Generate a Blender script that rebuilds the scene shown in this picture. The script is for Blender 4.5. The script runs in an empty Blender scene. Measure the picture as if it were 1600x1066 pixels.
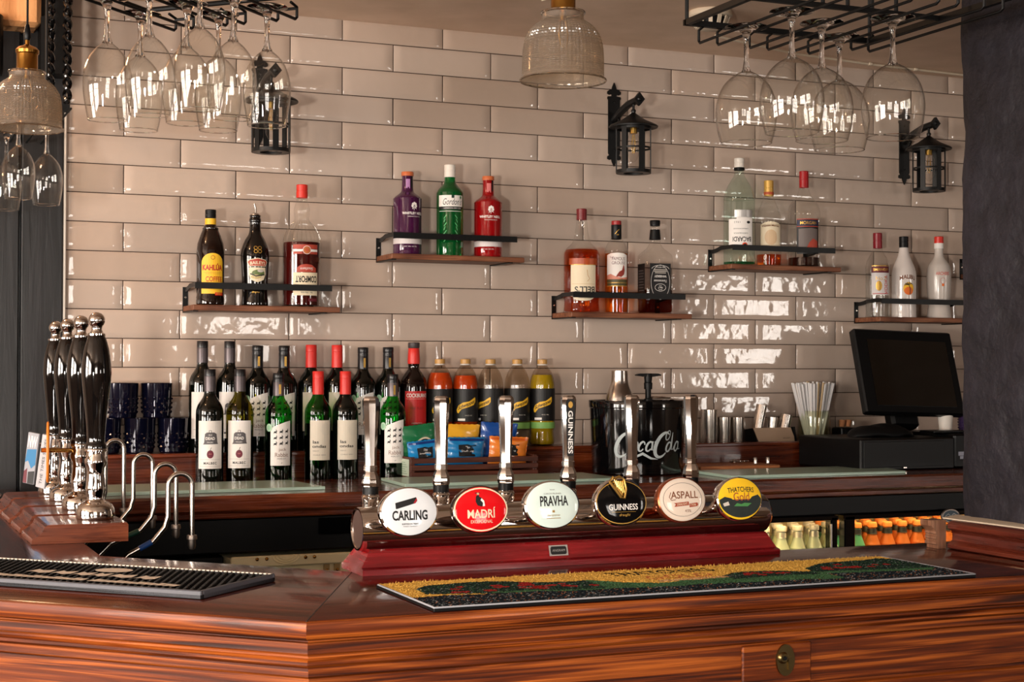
import bpy, math, random
from mathutils import Vector, Matrix
from mathutils.geometry import tessellate_polygon
PI = math.pi
R = math.radians
scene = bpy.context.scene
col = scene.collection
rnd = random.Random(7)

# ------------------------------------------------------------------ camera, light, exposure
cam_d = bpy.data.cameras.new('camera')
cam = bpy.data.objects.new('camera', cam_d)
col.objects.link(cam)
cam_d.sensor_width = 36.0
cam_d.lens = 36.0 * 2424.15 / 1600.0
cam_d.clip_start = 0.02
yaw, pitch, roll = 0.4052746, 0.0171527, 0.0022947
fw = Vector((math.sin(yaw) * math.cos(pitch), math.cos(yaw) * math.cos(pitch), math.sin(pitch)))
r0 = Vector((math.cos(yaw), -math.sin(yaw), 0))
u0 = r0.cross(fw)
rt = r0 * math.cos(roll) + u0 * math.sin(roll)
up = -r0 * math.sin(roll) + u0 * math.cos(roll)
cam.matrix_world = Matrix(((rt.x, up.x, -fw.x, -0.674738), (rt.y, up.y, -fw.y, -4.203992), (rt.z, up.z, -fw.z, 1.37), (0, 0, 0, 1)))
scene.camera = cam

world = bpy.data.worlds.new('daylight')
scene.world = world
world.use_nodes = True
world.node_tree.nodes['Background'].inputs[0].default_value = (0.75, 0.85, 1.0, 1)
world.node_tree.nodes['Background'].inputs[1].default_value = 1.0

def area(name, loc, target, sx, sy, power, color):
    d = bpy.data.lights.new(name, 'AREA')
    d.shape = 'RECTANGLE'; d.size = sx; d.size_y = sy; d.energy = power; d.color = color
    o = bpy.data.objects.new(name, d); col.objects.link(o)
    o.location = loc
    o.rotation_euler = (Vector(target) - Vector(loc)).to_track_quat('-Z', 'Y').to_euler()
    return o
DAY = (1.0, 0.93, 0.86)
# daylight entering through the windows of the room behind the camera
area('daylight_window_left', (-3.95, -3.5, 1.55), (0, -3.5, 1.55), 1.7, 1.15, 150, (1.0, .91, .82))
area('daylight_window_left', (-3.95, -1.5, 1.55), (0, -1.5, 1.55), 1.3, 1.15, 85, (1.0, .91, .82))
area('daylight_window_back', (-1.2, -6.55, 1.5), (-1.2, 0, 1.5), 1.5, 1.1, 75, DAY)
area('daylight_window_back', (2.0, -6.55, 1.4), (2.0, 0, 1.4), 0.62, 0.75, 20, DAY)
area('daylight_window_back', (6.05, -6.55, 1.56), (6.05, 0, 1.56), 0.80, 1.18, 42, DAY)

sp = bpy.data.lights.new('added_wall_spot', 'SPOT'); sp.energy = 420; sp.color = (1.0, .93, .84); sp.spot_size = math.radians(38); sp.spot_blend = .55; sp.shadow_soft_size = .20  # added spot standing in for bounced sun; its cone brightens the middle of the wall
so = bpy.data.objects.new('added_wall_spot', sp); col.objects.link(so); so.location = (-2.6, -5.2, 1.05)
so.rotation_euler = (Vector((.75, 0, 1.38)) - so.location).to_track_quat('-Z', 'Y').to_euler()
scene.view_settings.view_transform = 'Standard'
scene.view_settings.look = 'None'
scene.view_settings.gamma = 1.0
scene.view_settings.exposure = 0.36
scene.view_settings.use_curve_mapping = False
cy = scene.cycles
cy.use_denoising = True
cy.max_bounces = 14
cy.transparent_max_bounces = 48
cy.transmission_bounces = 10
cy.glossy_bounces = 5
cy.diffuse_bounces = 4
cy.sample_clamp_indirect = 6.0
cy.caustics_reflective = False
cy.caustics_refractive = False
cy.blur_glossy = 0.5

# ------------------------------------------------------------------ materials
def lin(c):
    return tuple((x / 255 / 12.92) if x / 255 <= .04045 else ((x / 255 + .055) / 1.055) ** 2.4 for x in c) + (1,)
MATS = {}
def mat(name, rgb, rough=.5, metal=0., trans=0., ior=1.45, coat=0., spec=.5, emit=None, estr=0.):
    if name in MATS: return MATS[name]
    m = bpy.data.materials.new(name); m.use_nodes = True
    b = m.node_tree.nodes['Principled BSDF']
    b.inputs['Base Color'].default_value = lin(rgb)
    b.inputs['Roughness'].default_value = rough
    b.inputs['Metallic'].default_value = metal
    b.inputs['Transmission Weight'].default_value = trans
    b.inputs['IOR'].default_value = ior
    b.inputs['Coat Weight'].default_value = coat
    b.inputs['Coat Roughness'].default_value = .05
    b.inputs['Specular IOR Level'].default_value = spec
    if emit:
        b.inputs['Emission Color'].default_value = lin(emit); b.inputs['Emission Strength'].default_value = estr
    m.diffuse_color = lin(rgb)
    MATS[name] = m
    return m
def nodes_of(m): return m.node_tree.nodes, m.node_tree.links
def thin_glass(name, rgb, edge=.85, base=.045, rough=.0):
    if name in MATS: return MATS[name]
    m = bpy.data.materials.new(name); m.use_nodes = True
    n, l = nodes_of(m); n.clear()
    out = n.new('ShaderNodeOutputMaterial'); mix = n.new('ShaderNodeMixShader')
    tr = n.new('ShaderNodeBsdfTransparent'); gl = n.new('ShaderNodeBsdfGlossy')
    lw = n.new('ShaderNodeLayerWeight'); lw.inputs[0].default_value = .5
    pw = n.new('ShaderNodeMath'); pw.operation = 'POWER'; pw.inputs[1].default_value = 4.0
    ml = n.new('ShaderNodeMath'); ml.operation = 'MULTIPLY_ADD'; ml.inputs[1].default_value = edge; ml.inputs[2].default_value = base
    tr.inputs[0].default_value = lin(rgb); gl.inputs['Roughness'].default_value = rough
    l.new(lw.outputs['Facing'], pw.inputs[0]); l.new(pw.outputs[0], ml.inputs[0]); l.new(ml.outputs[0], mix.inputs[0])
    l.new(tr.outputs[0], mix.inputs[1]); l.new(gl.outputs[0], mix.inputs[2]); l.new(mix.outputs[0], out.inputs[0])
    MATS[name] = m
    return m
def ramp(n, stops):
    r = n.new('ShaderNodeValToRGB'); e = r.color_ramp.elements
    while len(e) < len(stops): e.new(.5)
    for i, (p, c) in enumerate(stops): e[i].position = p; e[i].color = lin(c)
    return r
def wood(name, cols, rough=.25, scale=(1.2, 14, 14), coat=.3, bump=.15, detail=6, axis='X', contrast=(.3, .7), knots=True):
    """stained timber; grain runs along the object's own axis"""
    if name in MATS: return MATS[name]
    m = mat(name, cols[1], rough, coat=coat); n, l = nodes_of(m); b = n['Principled BSDF']
    tc = n.new('ShaderNodeTexCoord'); mp = n.new('ShaderNodeMapping'); l.new(tc.outputs['Object'], mp.inputs[0])
    mp.inputs['Scale'].default_value = scale
    ns = n.new('ShaderNodeTexNoise'); ns.inputs['Scale'].default_value = 3.2; ns.inputs['Detail'].default_value = detail
    ns.inputs['Distortion'].default_value = 1.1; l.new(mp.outputs[0], ns.inputs['Vector'])
    rp = ramp(n, [(contrast[0], cols[0]), ((contrast[0] + contrast[1]) / 2, cols[1]), (contrast[1], cols[2])])
    l.new(ns.outputs['Fac'], rp.inputs[0])
    mp2 = n.new('ShaderNodeMapping'); l.new(tc.outputs['Object'], mp2.inputs[0])
    mp2.inputs['Scale'].default_value = tuple(s * (3 if s < 3 else 9) for s in scale)
    n2 = n.new('ShaderNodeTexNoise'); n2.inputs['Scale'].default_value = 3.0; n2.inputs['Detail'].default_value = 3; l.new(mp2.outputs[0], n2.inputs['Vector'])
    mx = n.new('ShaderNodeMix'); mx.data_type = 'RGBA'; mx.blend_type = 'MULTIPLY'; mx.inputs[0].default_value = .45
    r2 = ramp(n, [(.35, (120, 100, 90)), (.6, (255, 255, 255))]); l.new(n2.outputs['Fac'], r2.inputs[0])
    l.new(rp.outputs[0], mx.inputs[6]); l.new(r2.outputs[0], mx.inputs[7]); l.new(mx.outputs[2], b.inputs['Base Color'])
    bp = n.new('ShaderNodeBump'); bp.inputs['Strength'].default_value = bump; bp.inputs['Distance'].default_value = .002
    l.new(ns.outputs['Fac'], bp.inputs['Height']); l.new(bp.outputs[0], b.inputs['Normal'])
    rr = n.new('ShaderNodeMapRange'); rr.inputs[3].default_value = max(.05, rough - .08); rr.inputs[4].default_value = rough + .15
    l.new(n2.outputs['Fac'], rr.inputs[0]); l.new(rr.outputs[0], b.inputs['Roughness'])
    return m
def bumpy(m, scale, strength, dist=.002, detail=4, colvar=None, distort=0., sc3=(1, 1, 1)):
    n, l = nodes_of(m); b = n['Principled BSDF']
    tc = n.new('ShaderNodeTexCoord'); mp = n.new('ShaderNodeMapping'); mp.inputs['Scale'].default_value = sc3
    l.new(tc.outputs['Object'], mp.inputs[0])
    ns = n.new('ShaderNodeTexNoise'); ns.inputs['Scale'].default_value = scale; ns.inputs['Detail'].default_value = detail; ns.inputs['Distortion'].default_value = distort
    l.new(mp.outputs[0], ns.inputs['Vector'])
    bp = n.new('ShaderNodeBump'); bp.inputs['Strength'].default_value = strength; bp.inputs['Distance'].default_value = dist
    l.new(ns.outputs['Fac'], bp.inputs['Height']); l.new(bp.outputs[0], b.inputs['Normal'])
    if colvar:
        rp = ramp(n, [(.3, colvar[0]), (.7, colvar[1])]); l.new(ns.outputs['Fac'], rp.inputs[0]); l.new(rp.outputs[0], b.inputs['Base Color'])
    return m

bar_top_w = wood('stained_bar_top', [(40, 14, 8), (74, 28, 17), (98, 40, 24)], .11, (1.0, 9, 9), .25, .22)
bar_front_w = wood('orange_stained_pine', [(50, 18, 7), (108, 46, 12), (176, 92, 32)], .40, (.7, 26, 26), .08, .25, contrast=(.34, .66))
bar_front_w.node_tree.nodes['Principled BSDF'].inputs['Specular IOR Level'].default_value = .28
counter_w = wood('back_counter_timber', [(50, 18, 8), (98, 40, 18), (132, 62, 30)], .22, (1.0, 12, 12), .4, .15)
plinth_w = wood('pump_plinth_timber', [(86, 36, 16), (122, 58, 28), (150, 78, 42)], .26, (1.4, 1.2, 12), .5, .1)
font_w = wood('cherry_red_timber', [(96, 8, 14), (116, 10, 16), (140, 18, 22)], .22, (1.0, 1.5, 7), .5, .05)
shelf_w = wood('shelf_timber', [(80, 42, 24), (124, 74, 48), (150, 98, 66)], .5, (1.5, 16, 16), 0, .3)
board_w = wood('light_board_timber', [(150, 88, 44), (178, 108, 58), (196, 128, 76)], .5, (1.5, 16, 16), 0, .2)
crate_w = wood('crate_timber', [(60, 26, 16), (88, 42, 26), (110, 56, 34)], .5, (1.5, 16, 16), 0, .3)
panel_w = wood('charcoal_painted_board', [(12, 11, 12), (20, 19, 20), (30, 28, 30)], .36, (12, 12, .8), 0, .5)
ledge_w = wood('dark_red_ledge_timber', [(50, 16, 10), (86, 32, 20), (112, 48, 30)], .25, (12, 1.0, 12), .4, .1)
chrome = mat('chrome', (225, 220, 216), .06, 1.0)
steel = mat('brushed_steel', (200, 192, 184), .24, 1.0)
dull_steel = mat('dull_steel', (160, 150, 142), .4, 1.0)
brass = mat('brass', (176, 128, 60), .22, 1.0)
old_brass = mat('aged_brass', (128, 108, 70), .3, 1.0)
gold = mat('gold_paint', (190, 150, 78), .3, .9)
iron = mat('black_iron', (8, 8, 8), .42, spec=.35)
black_gloss = mat('gloss_black', (7, 7, 8), .08, coat=.6)
black_plastic = mat('black_plastic', (5, 5, 6), .42, spec=.28)
black_matt = mat('matt_black', (6, 6, 7), .6, spec=.25)
rubber = mat('black_rubber', (7, 7, 8), .55, spec=.2)
grey_rubber = mat('grey_rubber_rim', (74, 74, 80), .5)
white_p = mat('white_plastic', (222, 214, 204), .4)
cream_p = mat('cream_plastic', (206, 190, 168), .45)
cream_paint = mat('cream_paint', (244, 230, 186), .4)
glass_clear = thin_glass('clear_thin_glass', (253, 253, 252), .8, .03)
glass_wine = thin_glass('wine_glass_bowl', (255, 255, 254), .95, .03)
glass_green = thin_glass('green_bottle_glass', (98, 176, 92))
glass_bright_green = thin_glass('bright_green_glass', (70, 190, 96))
glass_olive = thin_glass('olive_bottle_glass', (176, 170, 60))
glass_aqua = thin_glass('pale_aqua_glass', (243, 251, 247))
plastic_clear = thin_glass('clear_bottle_plastic', (236, 230, 222), .5, .05, .05)
glass_solid = mat('solid_clear_glass', (255, 255, 255), 0, trans=1, ior=1.45)
wine_dark = mat('dark_wine_bottle', (6, 9, 6), .05, coat=.4)
pale_mat_glass = mat('pale_green_glass_board', (176, 204, 186), .3, coat=.3)
def liquid(name, rgb, edge=.25):
    return thin_glass(name, rgb, edge, .03)
paper = mat('label_paper', (226, 220, 210), .55)
cream_paper = mat('cream_label_paper', (218, 206, 184), .55)
def C(name, rgb, rough=.5, metal=0.): return mat('ink_' + name, rgb, rough, metal)
K = C('black', (16, 14, 14)); W = C('white', (232, 226, 220)); GR = C('grey', (92, 86, 84)); RED = C('red', (196, 26, 26)); DRED = C('dark_red', (120, 24, 22))
YEL = C('yellow', (234, 180, 40)); ORG = C('orange', (222, 108, 36)); GRN = C('green', (28, 110, 58)); BLU = C('blue', (30, 84, 150)); LBLU = C('light_blue', (54, 150, 196))
GLD = C('gold', (188, 146, 70), .35, .7); CRM = C('cream', (222, 206, 176)); MAR = C('maroon', (96, 24, 36)); DGRN = C('dark_green', (22, 48, 40)); SIL = C('silver', (186, 182, 178), .35, .6)
BRN = C('brown', (112, 62, 34)); PLUM = C('plum', (60, 20, 40)); LGRN = C('pale_green', (118, 168, 104)); SGRY = C('soft_grey', (190, 182, 172))

# ------------------------------------------------------------------ mesh helpers
class MB:
    def __init__(s): s.v = []; s.f = []; s.m = []
    def add(s, vs, fs, mi=0, M=None):
        o = len(s.v)
        s.v += [tuple(M @ Vector(p)) if M is not None else tuple(p) for p in vs]
        s.f += [tuple(o + i for i in f) for f in fs]; s.m += [mi] * len(fs)
        return s
    def box(s, c, d, mi=0, M=None, b=0.):
        x, y, z = c; a, e, h = d[0] / 2, d[1] / 2, d[2] / 2
        if b <= 0:
            vs = [(x + i * a, y + j * e, z + k * h) for k in (-1, 1) for j in (-1, 1) for i in (-1, 1)]
            return s.add(vs, [(0, 2, 3, 1), (4, 5, 7, 6), (0, 1, 5, 4), (2, 6, 7, 3), (0, 4, 6, 2), (1, 3, 7, 5)], mi, M)
        b = min(b, a * .9, e * .9, h * .9)
        rings = []
        for (zz, ins) in ((-h, b), (-h + b, 0), (h - b, 0), (h, b)):
            A, E = a - ins, e - ins
            bb = b if ins == 0 else b * .6
            rings.append([(x + px, y + py, z + zz) for px, py in ((-A + bb, -E), (A - bb, -E), (A, -E + bb), (A, E - bb), (A - bb, E), (-A + bb, E), (-A, E - bb), (-A, -E + bb))])
        vs = [p for r in rings for p in r]; fs = []
        for k in range(3):
            for i in range(8):
                j = (i + 1) % 8; fs.append((k * 8 + i, k * 8 + j, k * 8 + 8 + j, k * 8 + 8 + i))
        fs.append(tuple(range(7, -1, -1))); fs.append(tuple(range(24, 32)))
        return s.add(vs, fs, mi, M)
    def lathe(s, prof, c=(0, 0, 0), seg=32, mi=0, M=None, a0=0., a1=2 * PI, flat=None):
        full = abs(a1 - a0 - 2 * PI) < 1e-6; n = seg if full else seg + 1
        vs = []; idx = []
        for (r, z) in prof:
            if r < 1e-7: idx.append([len(vs)] * n); vs.append((c[0], c[1], c[2] + z)); continue
            row = []
            for i in range(n):
                a = a0 + (a1 - a0) * i / seg
                row.append(len(vs)); vs.append((c[0] + r * math.cos(a), c[1] + r * math.sin(a) * (flat or 1), c[2] + z))
            idx.append(row)
        fs = []
        for k in range(len(prof) - 1):
            for i in range(n if full else seg):
                j = (i + 1) % n
                q = [idx[k][i], idx[k][j], idx[k + 1][j], idx[k + 1][i]]
                u = []
                for t in q:
                    if t not in u: u.append(t)
                if len(u) > 2: fs.append(tuple(u))
        return s.add(vs, fs, mi, M)
    def tube(s, path, r, seg=10, mi=0, M=None, closed=False, cap=True):
        P = [Vector(p) for p in path]; n = len(P); vs = []; fs = []
        rr = r if isinstance(r, (list, tuple)) else [r] * n
        up0 = None
        for i in range(n):
            if closed: t = (P[(i + 1) % n] - P[i - 1]).normalized()
            else: t = (P[min(i + 1, n - 1)] - P[max(i - 1, 0)]).normalized()
            if up0 is None:
                up0 = Vector((0, 0, 1)) if abs(t.z) < .9 else Vector((1, 0, 0))
            a = t.cross(up0).normalized(); b = a.cross(t).normalized(); up0 = b
            for k in range(seg):
                th = 2 * PI * k / seg
                vs.append(tuple(P[i] + (a * math.cos(th) + b * math.sin(th)) * rr[i]))
        for i in range(n if closed else n - 1):
            j = (i + 1) % n
            for k in range(seg):
                q = (k + 1) % seg; fs.append((i * seg + k, i * seg + q, j * seg + q, j * seg + k))
        if cap and not closed: fs.append(tuple(range(seg - 1, -1, -1))); fs.append(tuple(range((n - 1) * seg, n * seg)))
        return s.add(vs, fs, mi, M)
    def prism(s, poly, z0, z1, mi=0, M=None):
        """outline in local XY extruded along Z"""
        n = len(poly)
        vs = [(x, y, z0) for x, y in poly] + [(x, y, z1) for x, y in poly]
        fs = [(i, (i + 1) % n, n + (i + 1) % n, n + i) for i in range(n)]
        tr = tessellate_polygon([[Vector((x, y, 0)) for x, y in poly]])
        fs += [tuple(reversed(t)) for t in tr] + [tuple(n + i for i in t) for t in tr]
        return s.add(vs, fs, mi, M)
    def sphere(s, c, r, seg=16, mi=0, M=None, sc=(1, 1, 1)):
        k = seg // 2
        prof = [(r * math.sin(PI * i / k), -r * math.cos(PI * i / k)) for i in range(k + 1)]
        T = Matrix.Translation(c) @ Matrix.Diagonal((*sc, 1))
        if M is not None: T = M @ T
        return s.lathe(prof, (0, 0, 0), seg, mi, T)
    def build(s, name, mats, parent=None, smooth=35, fix=True):
        me = bpy.data.meshes.new(name)
        me.from_pydata(s.v, [], s.f)
        if not isinstance(mats, (list, tuple)): mats = [mats]
        for m in mats: me.materials.append(m)
        me.polygons.foreach_set('material_index', s.m)
        if fix:
            import bmesh
            bm = bmesh.new(); bm.from_mesh(me); bmesh.ops.recalc_face_normals(bm, faces=bm.faces); bm.to_mesh(me); bm.free()
        if smooth:
            me.polygons.foreach_set('use_smooth', [True] * len(me.polygons)); me.set_sharp_from_angle(angle=R(smooth))
        me.update()
        o = bpy.data.objects.new(name, me); col.objects.link(o)
        if parent is not None: o.parent = parent
        return o
def tag(o, label, cat, group=None):
    o['label'] = label; o['category'] = cat
    if group: o['group'] = group
    return o
def thing(name, label, cat, loc=(0, 0, 0), rz=0., group=None):
    o = bpy.data.objects.new(name, None); col.objects.link(o); o.empty_display_size = .05
    o.location = loc; o.rotation_euler = (0, 0, rz)
    return tag(o, label, cat, group)
def struct(o): o['kind'] = 'structure'; return o
def clone(root, loc, rz=0., label=None, group=None, rot=None):
    r = root.copy(); col.objects.link(r); r.location = loc; r.rotation_euler = rot or (0, 0, rz)
    if label: r['label'] = label
    if group: r['group'] = group
    for ch in list(root.children):
        c = ch.copy(); col.objects.link(c); c.parent = r
        for g in ch.children:
            d = g.copy(); col.objects.link(d); d.parent = c
    return r
def MX(dx=0, dy=0, dz=0, rx=0, ry=0, rz=0):
    from mathutils import Euler
    return Matrix.Translation((dx, dy, dz)) @ Euler((rx, ry, rz)).to_matrix().to_4x4()

# ------------------------------------------------------------------ printed labels
_TX = {}
def text2d(t, shear=0., bold=0., spacing=1.):
    key = (t, shear, bold, spacing)
    if key in _TX: return _TX[key]
    c = bpy.data.curves.new('lettering', 'FONT'); c.body = t; c.shear = shear; c.offset = bold; c.space_character = spacing; c.resolution_u = 3; c.size = 1
    o = bpy.data.objects.new('lettering', c)
    me = bpy.data.meshes.new_from_object(o); me.calc_loop_triangles()
    vs = [(v.co.x, v.co.y) for v in me.vertices]; ts = [tuple(x.vertices) for x in me.loop_triangles]
    bpy.data.objects.remove(o); bpy.data.curves.remove(c); bpy.data.meshes.remove(me)
    if not vs: vs = [(0, 0)]
    bb = (min(v[0] for v in vs), min(v[1] for v in vs), max(v[0] for v in vs), max(v[1] for v in vs))
    _TX[key] = (vs, ts, bb)
    return _TX[key]
def clip(poly, x, keep_right):
    out = []
    for i in range(len(poly)):
        a, b = poly[i - 1], poly[i]
        ia = (a[0] >= x) == keep_right or a[0] == x; ib = (b[0] >= x) == keep_right or b[0] == x
        if ia != ib:
            t = (x - a[0]) / (b[0] - a[0]); out.append((x, a[1] + t * (b[1] - a[1])))
        if ib: out.append(b)
    return out
class Label:
    """flat artwork (metres) wrapped on a surface by mapping(x, y, lift)"""
    def __init__(s, mapping, strip=.006, eps=.00022): s.map = mapping; s.w = strip; s.mb = MB(); s.mats = []; s.eps = eps; s.flip = False
    def mi(s, m):
        if m not in s.mats: s.mats.append(m)
        return s.mats.index(m)
    def _tri(s, tri, layer, mi):
        if s.flip: tri = [(-x, -y) for x, y in tri]
        xs = [p[0] for p in tri]
        parts = [tri]
        if max(xs) - min(xs) > s.w * 1.5:
            parts = []; k0 = math.floor(min(xs) / s.w); k1 = math.ceil(max(xs) / s.w); rest = tri
            for k in range(k0 + 1, k1 + 1):
                left = clip(rest, k * s.w, False); rest = clip(rest, k * s.w, True)
                if len(left) > 2: parts.append(left)
                if len(rest) < 3: break
        for q in parts:
            s.mb.add([s.map(x, y, s.eps * layer) for x, y in q], [tuple(range(len(q)))], mi)
    def poly(s, pts, m, layer=1):
        mi = s.mi(m)
        for t in tessellate_polygon([[Vector((x, y, 0)) for x, y in pts]]): s._tri([pts[i] for i in t], layer, mi)
        return s
    def rect(s, x0, y0, x1, y1, m, layer=1): return s.poly([(x0, y0), (x1, y0), (x1, y1), (x0, y1)], m, layer)
    def oval(s, x, y, a, b, m, layer=1, n=28, t0=0, t1=2 * PI): return s.poly([(x + a * math.cos(t0 + (t1 - t0) * i / n), y + b * math.sin(t0 + (t1 - t0) * i / n)) for i in range(n if t1 - t0 > 6.2 else n + 1)], m, layer)
    def ring(s, x, y, a, b, w, m, layer=1, n=32, t0=0, t1=2 * PI):
        mi = s.mi(m)
        for i in range(n):
            p, q = t0 + (t1 - t0) * i / n, t0 + (t1 - t0) * (i + 1) / n
            s._tri([(x + a * math.cos(p), y + b * math.sin(p)), (x + a * math.cos(q), y + b * math.sin(q)), (x + (a - w) * math.cos(q), y + (b - w) * math.sin(q)), (x + (a - w) * math.cos(p), y + (b - w) * math.sin(p))], layer, mi)
        return s
    def stroke(s, pts, w, m, layer=1):
        mi = s.mi(m); n = len(pts); L = []; Rr = []
        for i, p in enumerate(pts):
            a = pts[max(i - 1, 0)]; b = pts[min(i + 1, n - 1)]
            dx, dy = b[0] - a[0], b[1] - a[1]; d = math.hypot(dx, dy) or 1
            ww = (w[i] if isinstance(w, (list, tuple)) else w) / 2
            L.append((p[0] - dy / d * ww, p[1] + dx / d * ww)); Rr.append((p[0] + dy / d * ww, p[1] - dx / d * ww))
        for i in range(n - 1): s._tri([L[i], L[i + 1], Rr[i + 1], Rr[i]], layer, mi)
        return s
    def text(s, t, x, y, h, m, layer=2, w=None, shear=0., bold=0., rot=0., spacing=1., arch=0., slope=0.):
        vs, ts, bb = text2d(t, shear, bold, spacing)
        sy = h / max(bb[3] - bb[1], 1e-6); sx = (w / (bb[2] - bb[0])) if w else sy
        cx, cy_ = (bb[0] + bb[2]) / 2, (bb[1] + bb[3]) / 2; mi = s.mi(m); cr, sr = math.cos(rot), math.sin(rot); out = []
        for a, b in vs:
            p, q = (a - cx) * sx, (b - cy_) * sy
            if arch: q -= arch * p * p
            if slope: q += slope * p
            out.append((x + p * cr - q * sr, y + p * sr + q * cr))
        for tr in ts: s._tri([out[i] for i in tr], layer, mi)
        return s
    def build(s, name, parent): return s.mb.build(name, s.mats, parent, smooth=60, fix=False)
def cyl(rad, rot=0.):
    rf = rad if callable(rad) else (lambda z: rad)
    def f(x, y, e):
        r = rf(y) + e; a = x / rf(y) + rot
        return (r * math.sin(a), -r * math.cos(a), y)
    return f
def plane_map(M): return lambda x, y, e: tuple(M @ Vector((x, -e, y)))
def interp(prof):
    def f(z):
        for (ra, za), (rb, zb) in zip(prof, prof[1:]):
            if za <= z <= zb and zb > za: return ra + (rb - ra) * (z - za) / (zb - za)
        return prof[-1][0]
    return f
def smooth_prof(pts, n=5):
    """rounded profile through control points (Catmull-Rom)"""
    out = []
    for i in range(len(pts) - 1):
        p0 = pts[max(i - 1, 0)]; p1 = pts[i]; p2 = pts[i + 1]; p3 = pts[min(i + 2, len(pts) - 1)]
        for k in range(n):
            t = k / n
            out.append(tuple(.5 * ((2 * p1[j]) + (-p0[j] + p2[j]) * t + (2 * p0[j] - 5 * p1[j] + 4 * p2[j] - p3[j]) * t * t + (-p0[j] + 3 * p1[j] - 3 * p2[j] + p3[j]) * t ** 3) for j in (0, 1)))
    out.append(pts[-1])
    return [(max(r, 0), z) for r, z in out]
#@@PART2

# ------------------------------------------------------------------ the room
tile_m = mat('glazed_tile', (188, 163, 146), .07, coat=.0, spec=.6)
n, l = nodes_of(tile_m); b = n['Principled BSDF']
vc = n.new('ShaderNodeVertexColor'); vc.layer_name = 'tint'
l.new(vc.outputs['Color'], b.inputs['Base Color'])
tc = n.new('ShaderNodeTexCoord'); ns = n.new('ShaderNodeTexNoise'); ns.inputs['Scale'].default_value = 26; ns.inputs['Detail'].default_value = 1.5
l.new(tc.outputs['Object'], ns.inputs['Vector'])
bp = n.new('ShaderNodeBump'); bp.inputs['Strength'].default_value = .7; bp.inputs['Distance'].default_value = .0020
l.new(ns.outputs['Fac'], bp.inputs['Height']); l.new(bp.outputs[0], b.inputs['Normal'])
grout_m = mat('grey_grout', (64, 48, 40), .9)
plaster_dark = bumpy(mat('dark_slate_plaster', (32, 30, 36), .55, spec=.3), 24, .8, .012, 8, ((27, 25, 30), (39, 36, 43)))
plaster_warm = bumpy(mat('warm_plaster', (132, 112, 96), .8), 30, .3, .002)
ceiling_m = bumpy(mat('cream_ceiling', (214, 186, 164), .7), 8, .35, .004, 6, ((206, 178, 154), (222, 194, 172)))
floor_m = bumpy(mat('dark_floor', (46, 34, 28), .6), 6, .2, .004)
orange_pl = bumpy(mat('rough_orange_beam', (198, 142, 92), .8), 14, .9, .01, 6, ((170, 112, 66), (214, 160, 108)), 1.0, (1, 1, .35))

def tiles():
    mb = MB(); cols = []
    x_lo, x_hi, z_lo = -.151, 3.45, .985
    rr = random.Random(11)
    for k in range(-5, 13):
        z0 = 1.3685 + k * .077 + .0012; z1 = z0 + .0746
        if z1 > 2.352: z1 = 2.352
        if z0 >= 2.345: continue
        off = .151 if k % 2 else 0.
        i = -2
        while True:
            xa = off + i * .302 + .0012; xb = xa + .2996; i += 1
            if xa > x_hi: break
            xa = max(xa, x_lo); xb = min(xb, x_hi)
            if xb - xa < .02: continue
            nx = max(3, int((xb - xa) / .025)); nz = 5
            t1, t2 = rr.uniform(-.006, .006), rr.uniform(-.012, .012)
            ph = [rr.uniform(0, 6.28) for _ in range(6)]; A = rr.uniform(.00008, .00022)
            xs = [xa, xa + .0025] + [xa + .0025 + (xb - xa - .005) * j / nx for j in range(1, nx)] + [xb - .0025, xb]
            zs = [z0, z0 + .0025] + [z0 + .0025 + (z1 - z0 - .005) * j / nz for j in range(1, nz)] + [z1 - .0025, z1]
            vs = []
            for a, z in enumerate(zs):
                for c, x in enumerate(xs):
                    edge = a in (0, len(zs) - 1) or c in (0, len(xs) - 1)
                    y = -.0062 + t1 * (x - (xa + xb) / 2) + t2 * (z - (z0 + z1) / 2)
                    y += A * (math.sin(90 * x + ph[0]) * math.cos(60 * z + ph[1]) + .7 * math.sin(170 * x + ph[2] + 50 * z) + .8 * math.sin(110 * z + ph[3]))
                    if edge: y += .0016
                    vs.append((x, y, z))
            w = len(xs); fs = [(r * w + c, r * w + c + 1, (r + 1) * w + c + 1, (r + 1) * w + c) for r in range(len(zs) - 1) for c in range(w - 1)]
            mb.add(vs, fs, 0)
            v = rr.uniform(.94, 1.05); h = rr.uniform(-.02, .02)
            cl = lin((184 * v, 165 * v * (1 - h * .5), 151 * v * (1 - h)))
            cols += [cl] * (len(fs))
    nf = len(mb.f)
    mb.box((1.65, .005, 1.6), (3.62, .014, 1.52), 1)
    o = mb.build('wall_back', [tile_m, grout_m], smooth=50, fix=False)
    ca = o.data.color_attributes.new('tint', 'FLOAT_COLOR', 'CORNER')
    for p in o.data.polygons:
        c = cols[p.index] if p.index < nf else (1, 1, 1, 1)
        for li in p.loop_indices: ca.data[li].color = c
    struct(o)
tiles()
struct(MB().box((1.5, .08, 1.2), (11, .13, 2.5)).build('wall_back', plaster_warm))
struct(MB().box((1.5, -3.3, -.02), (11, 6.8, .04)).build('floor', floor_m))
struct(MB().box((1.5, -3.3, 2.38), (11, 6.8, .06)).build('ceiling', ceiling_m))
struct(MB().box((-4.05, -3.3, 1.2), (.1, 6.8, 2.5)).build('wall_left', plaster_warm))
struct(MB().box((1.5, -6.65, 1.2), (11, .1, 2.5)).build('wall_front', plaster_warm))
struct(MB().box((7.05, -3.3, 1.2), (.1, 6.8, 2.5)).build('wall_far_right', plaster_warm))
# bulkhead added above the view to shade the upper tiles; racks hang from it
struct(MB().box((1.2, -2.08, 2.226), (4.4, .54, .25)).build('added_shade_bulkhead', ceiling_m))
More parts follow.
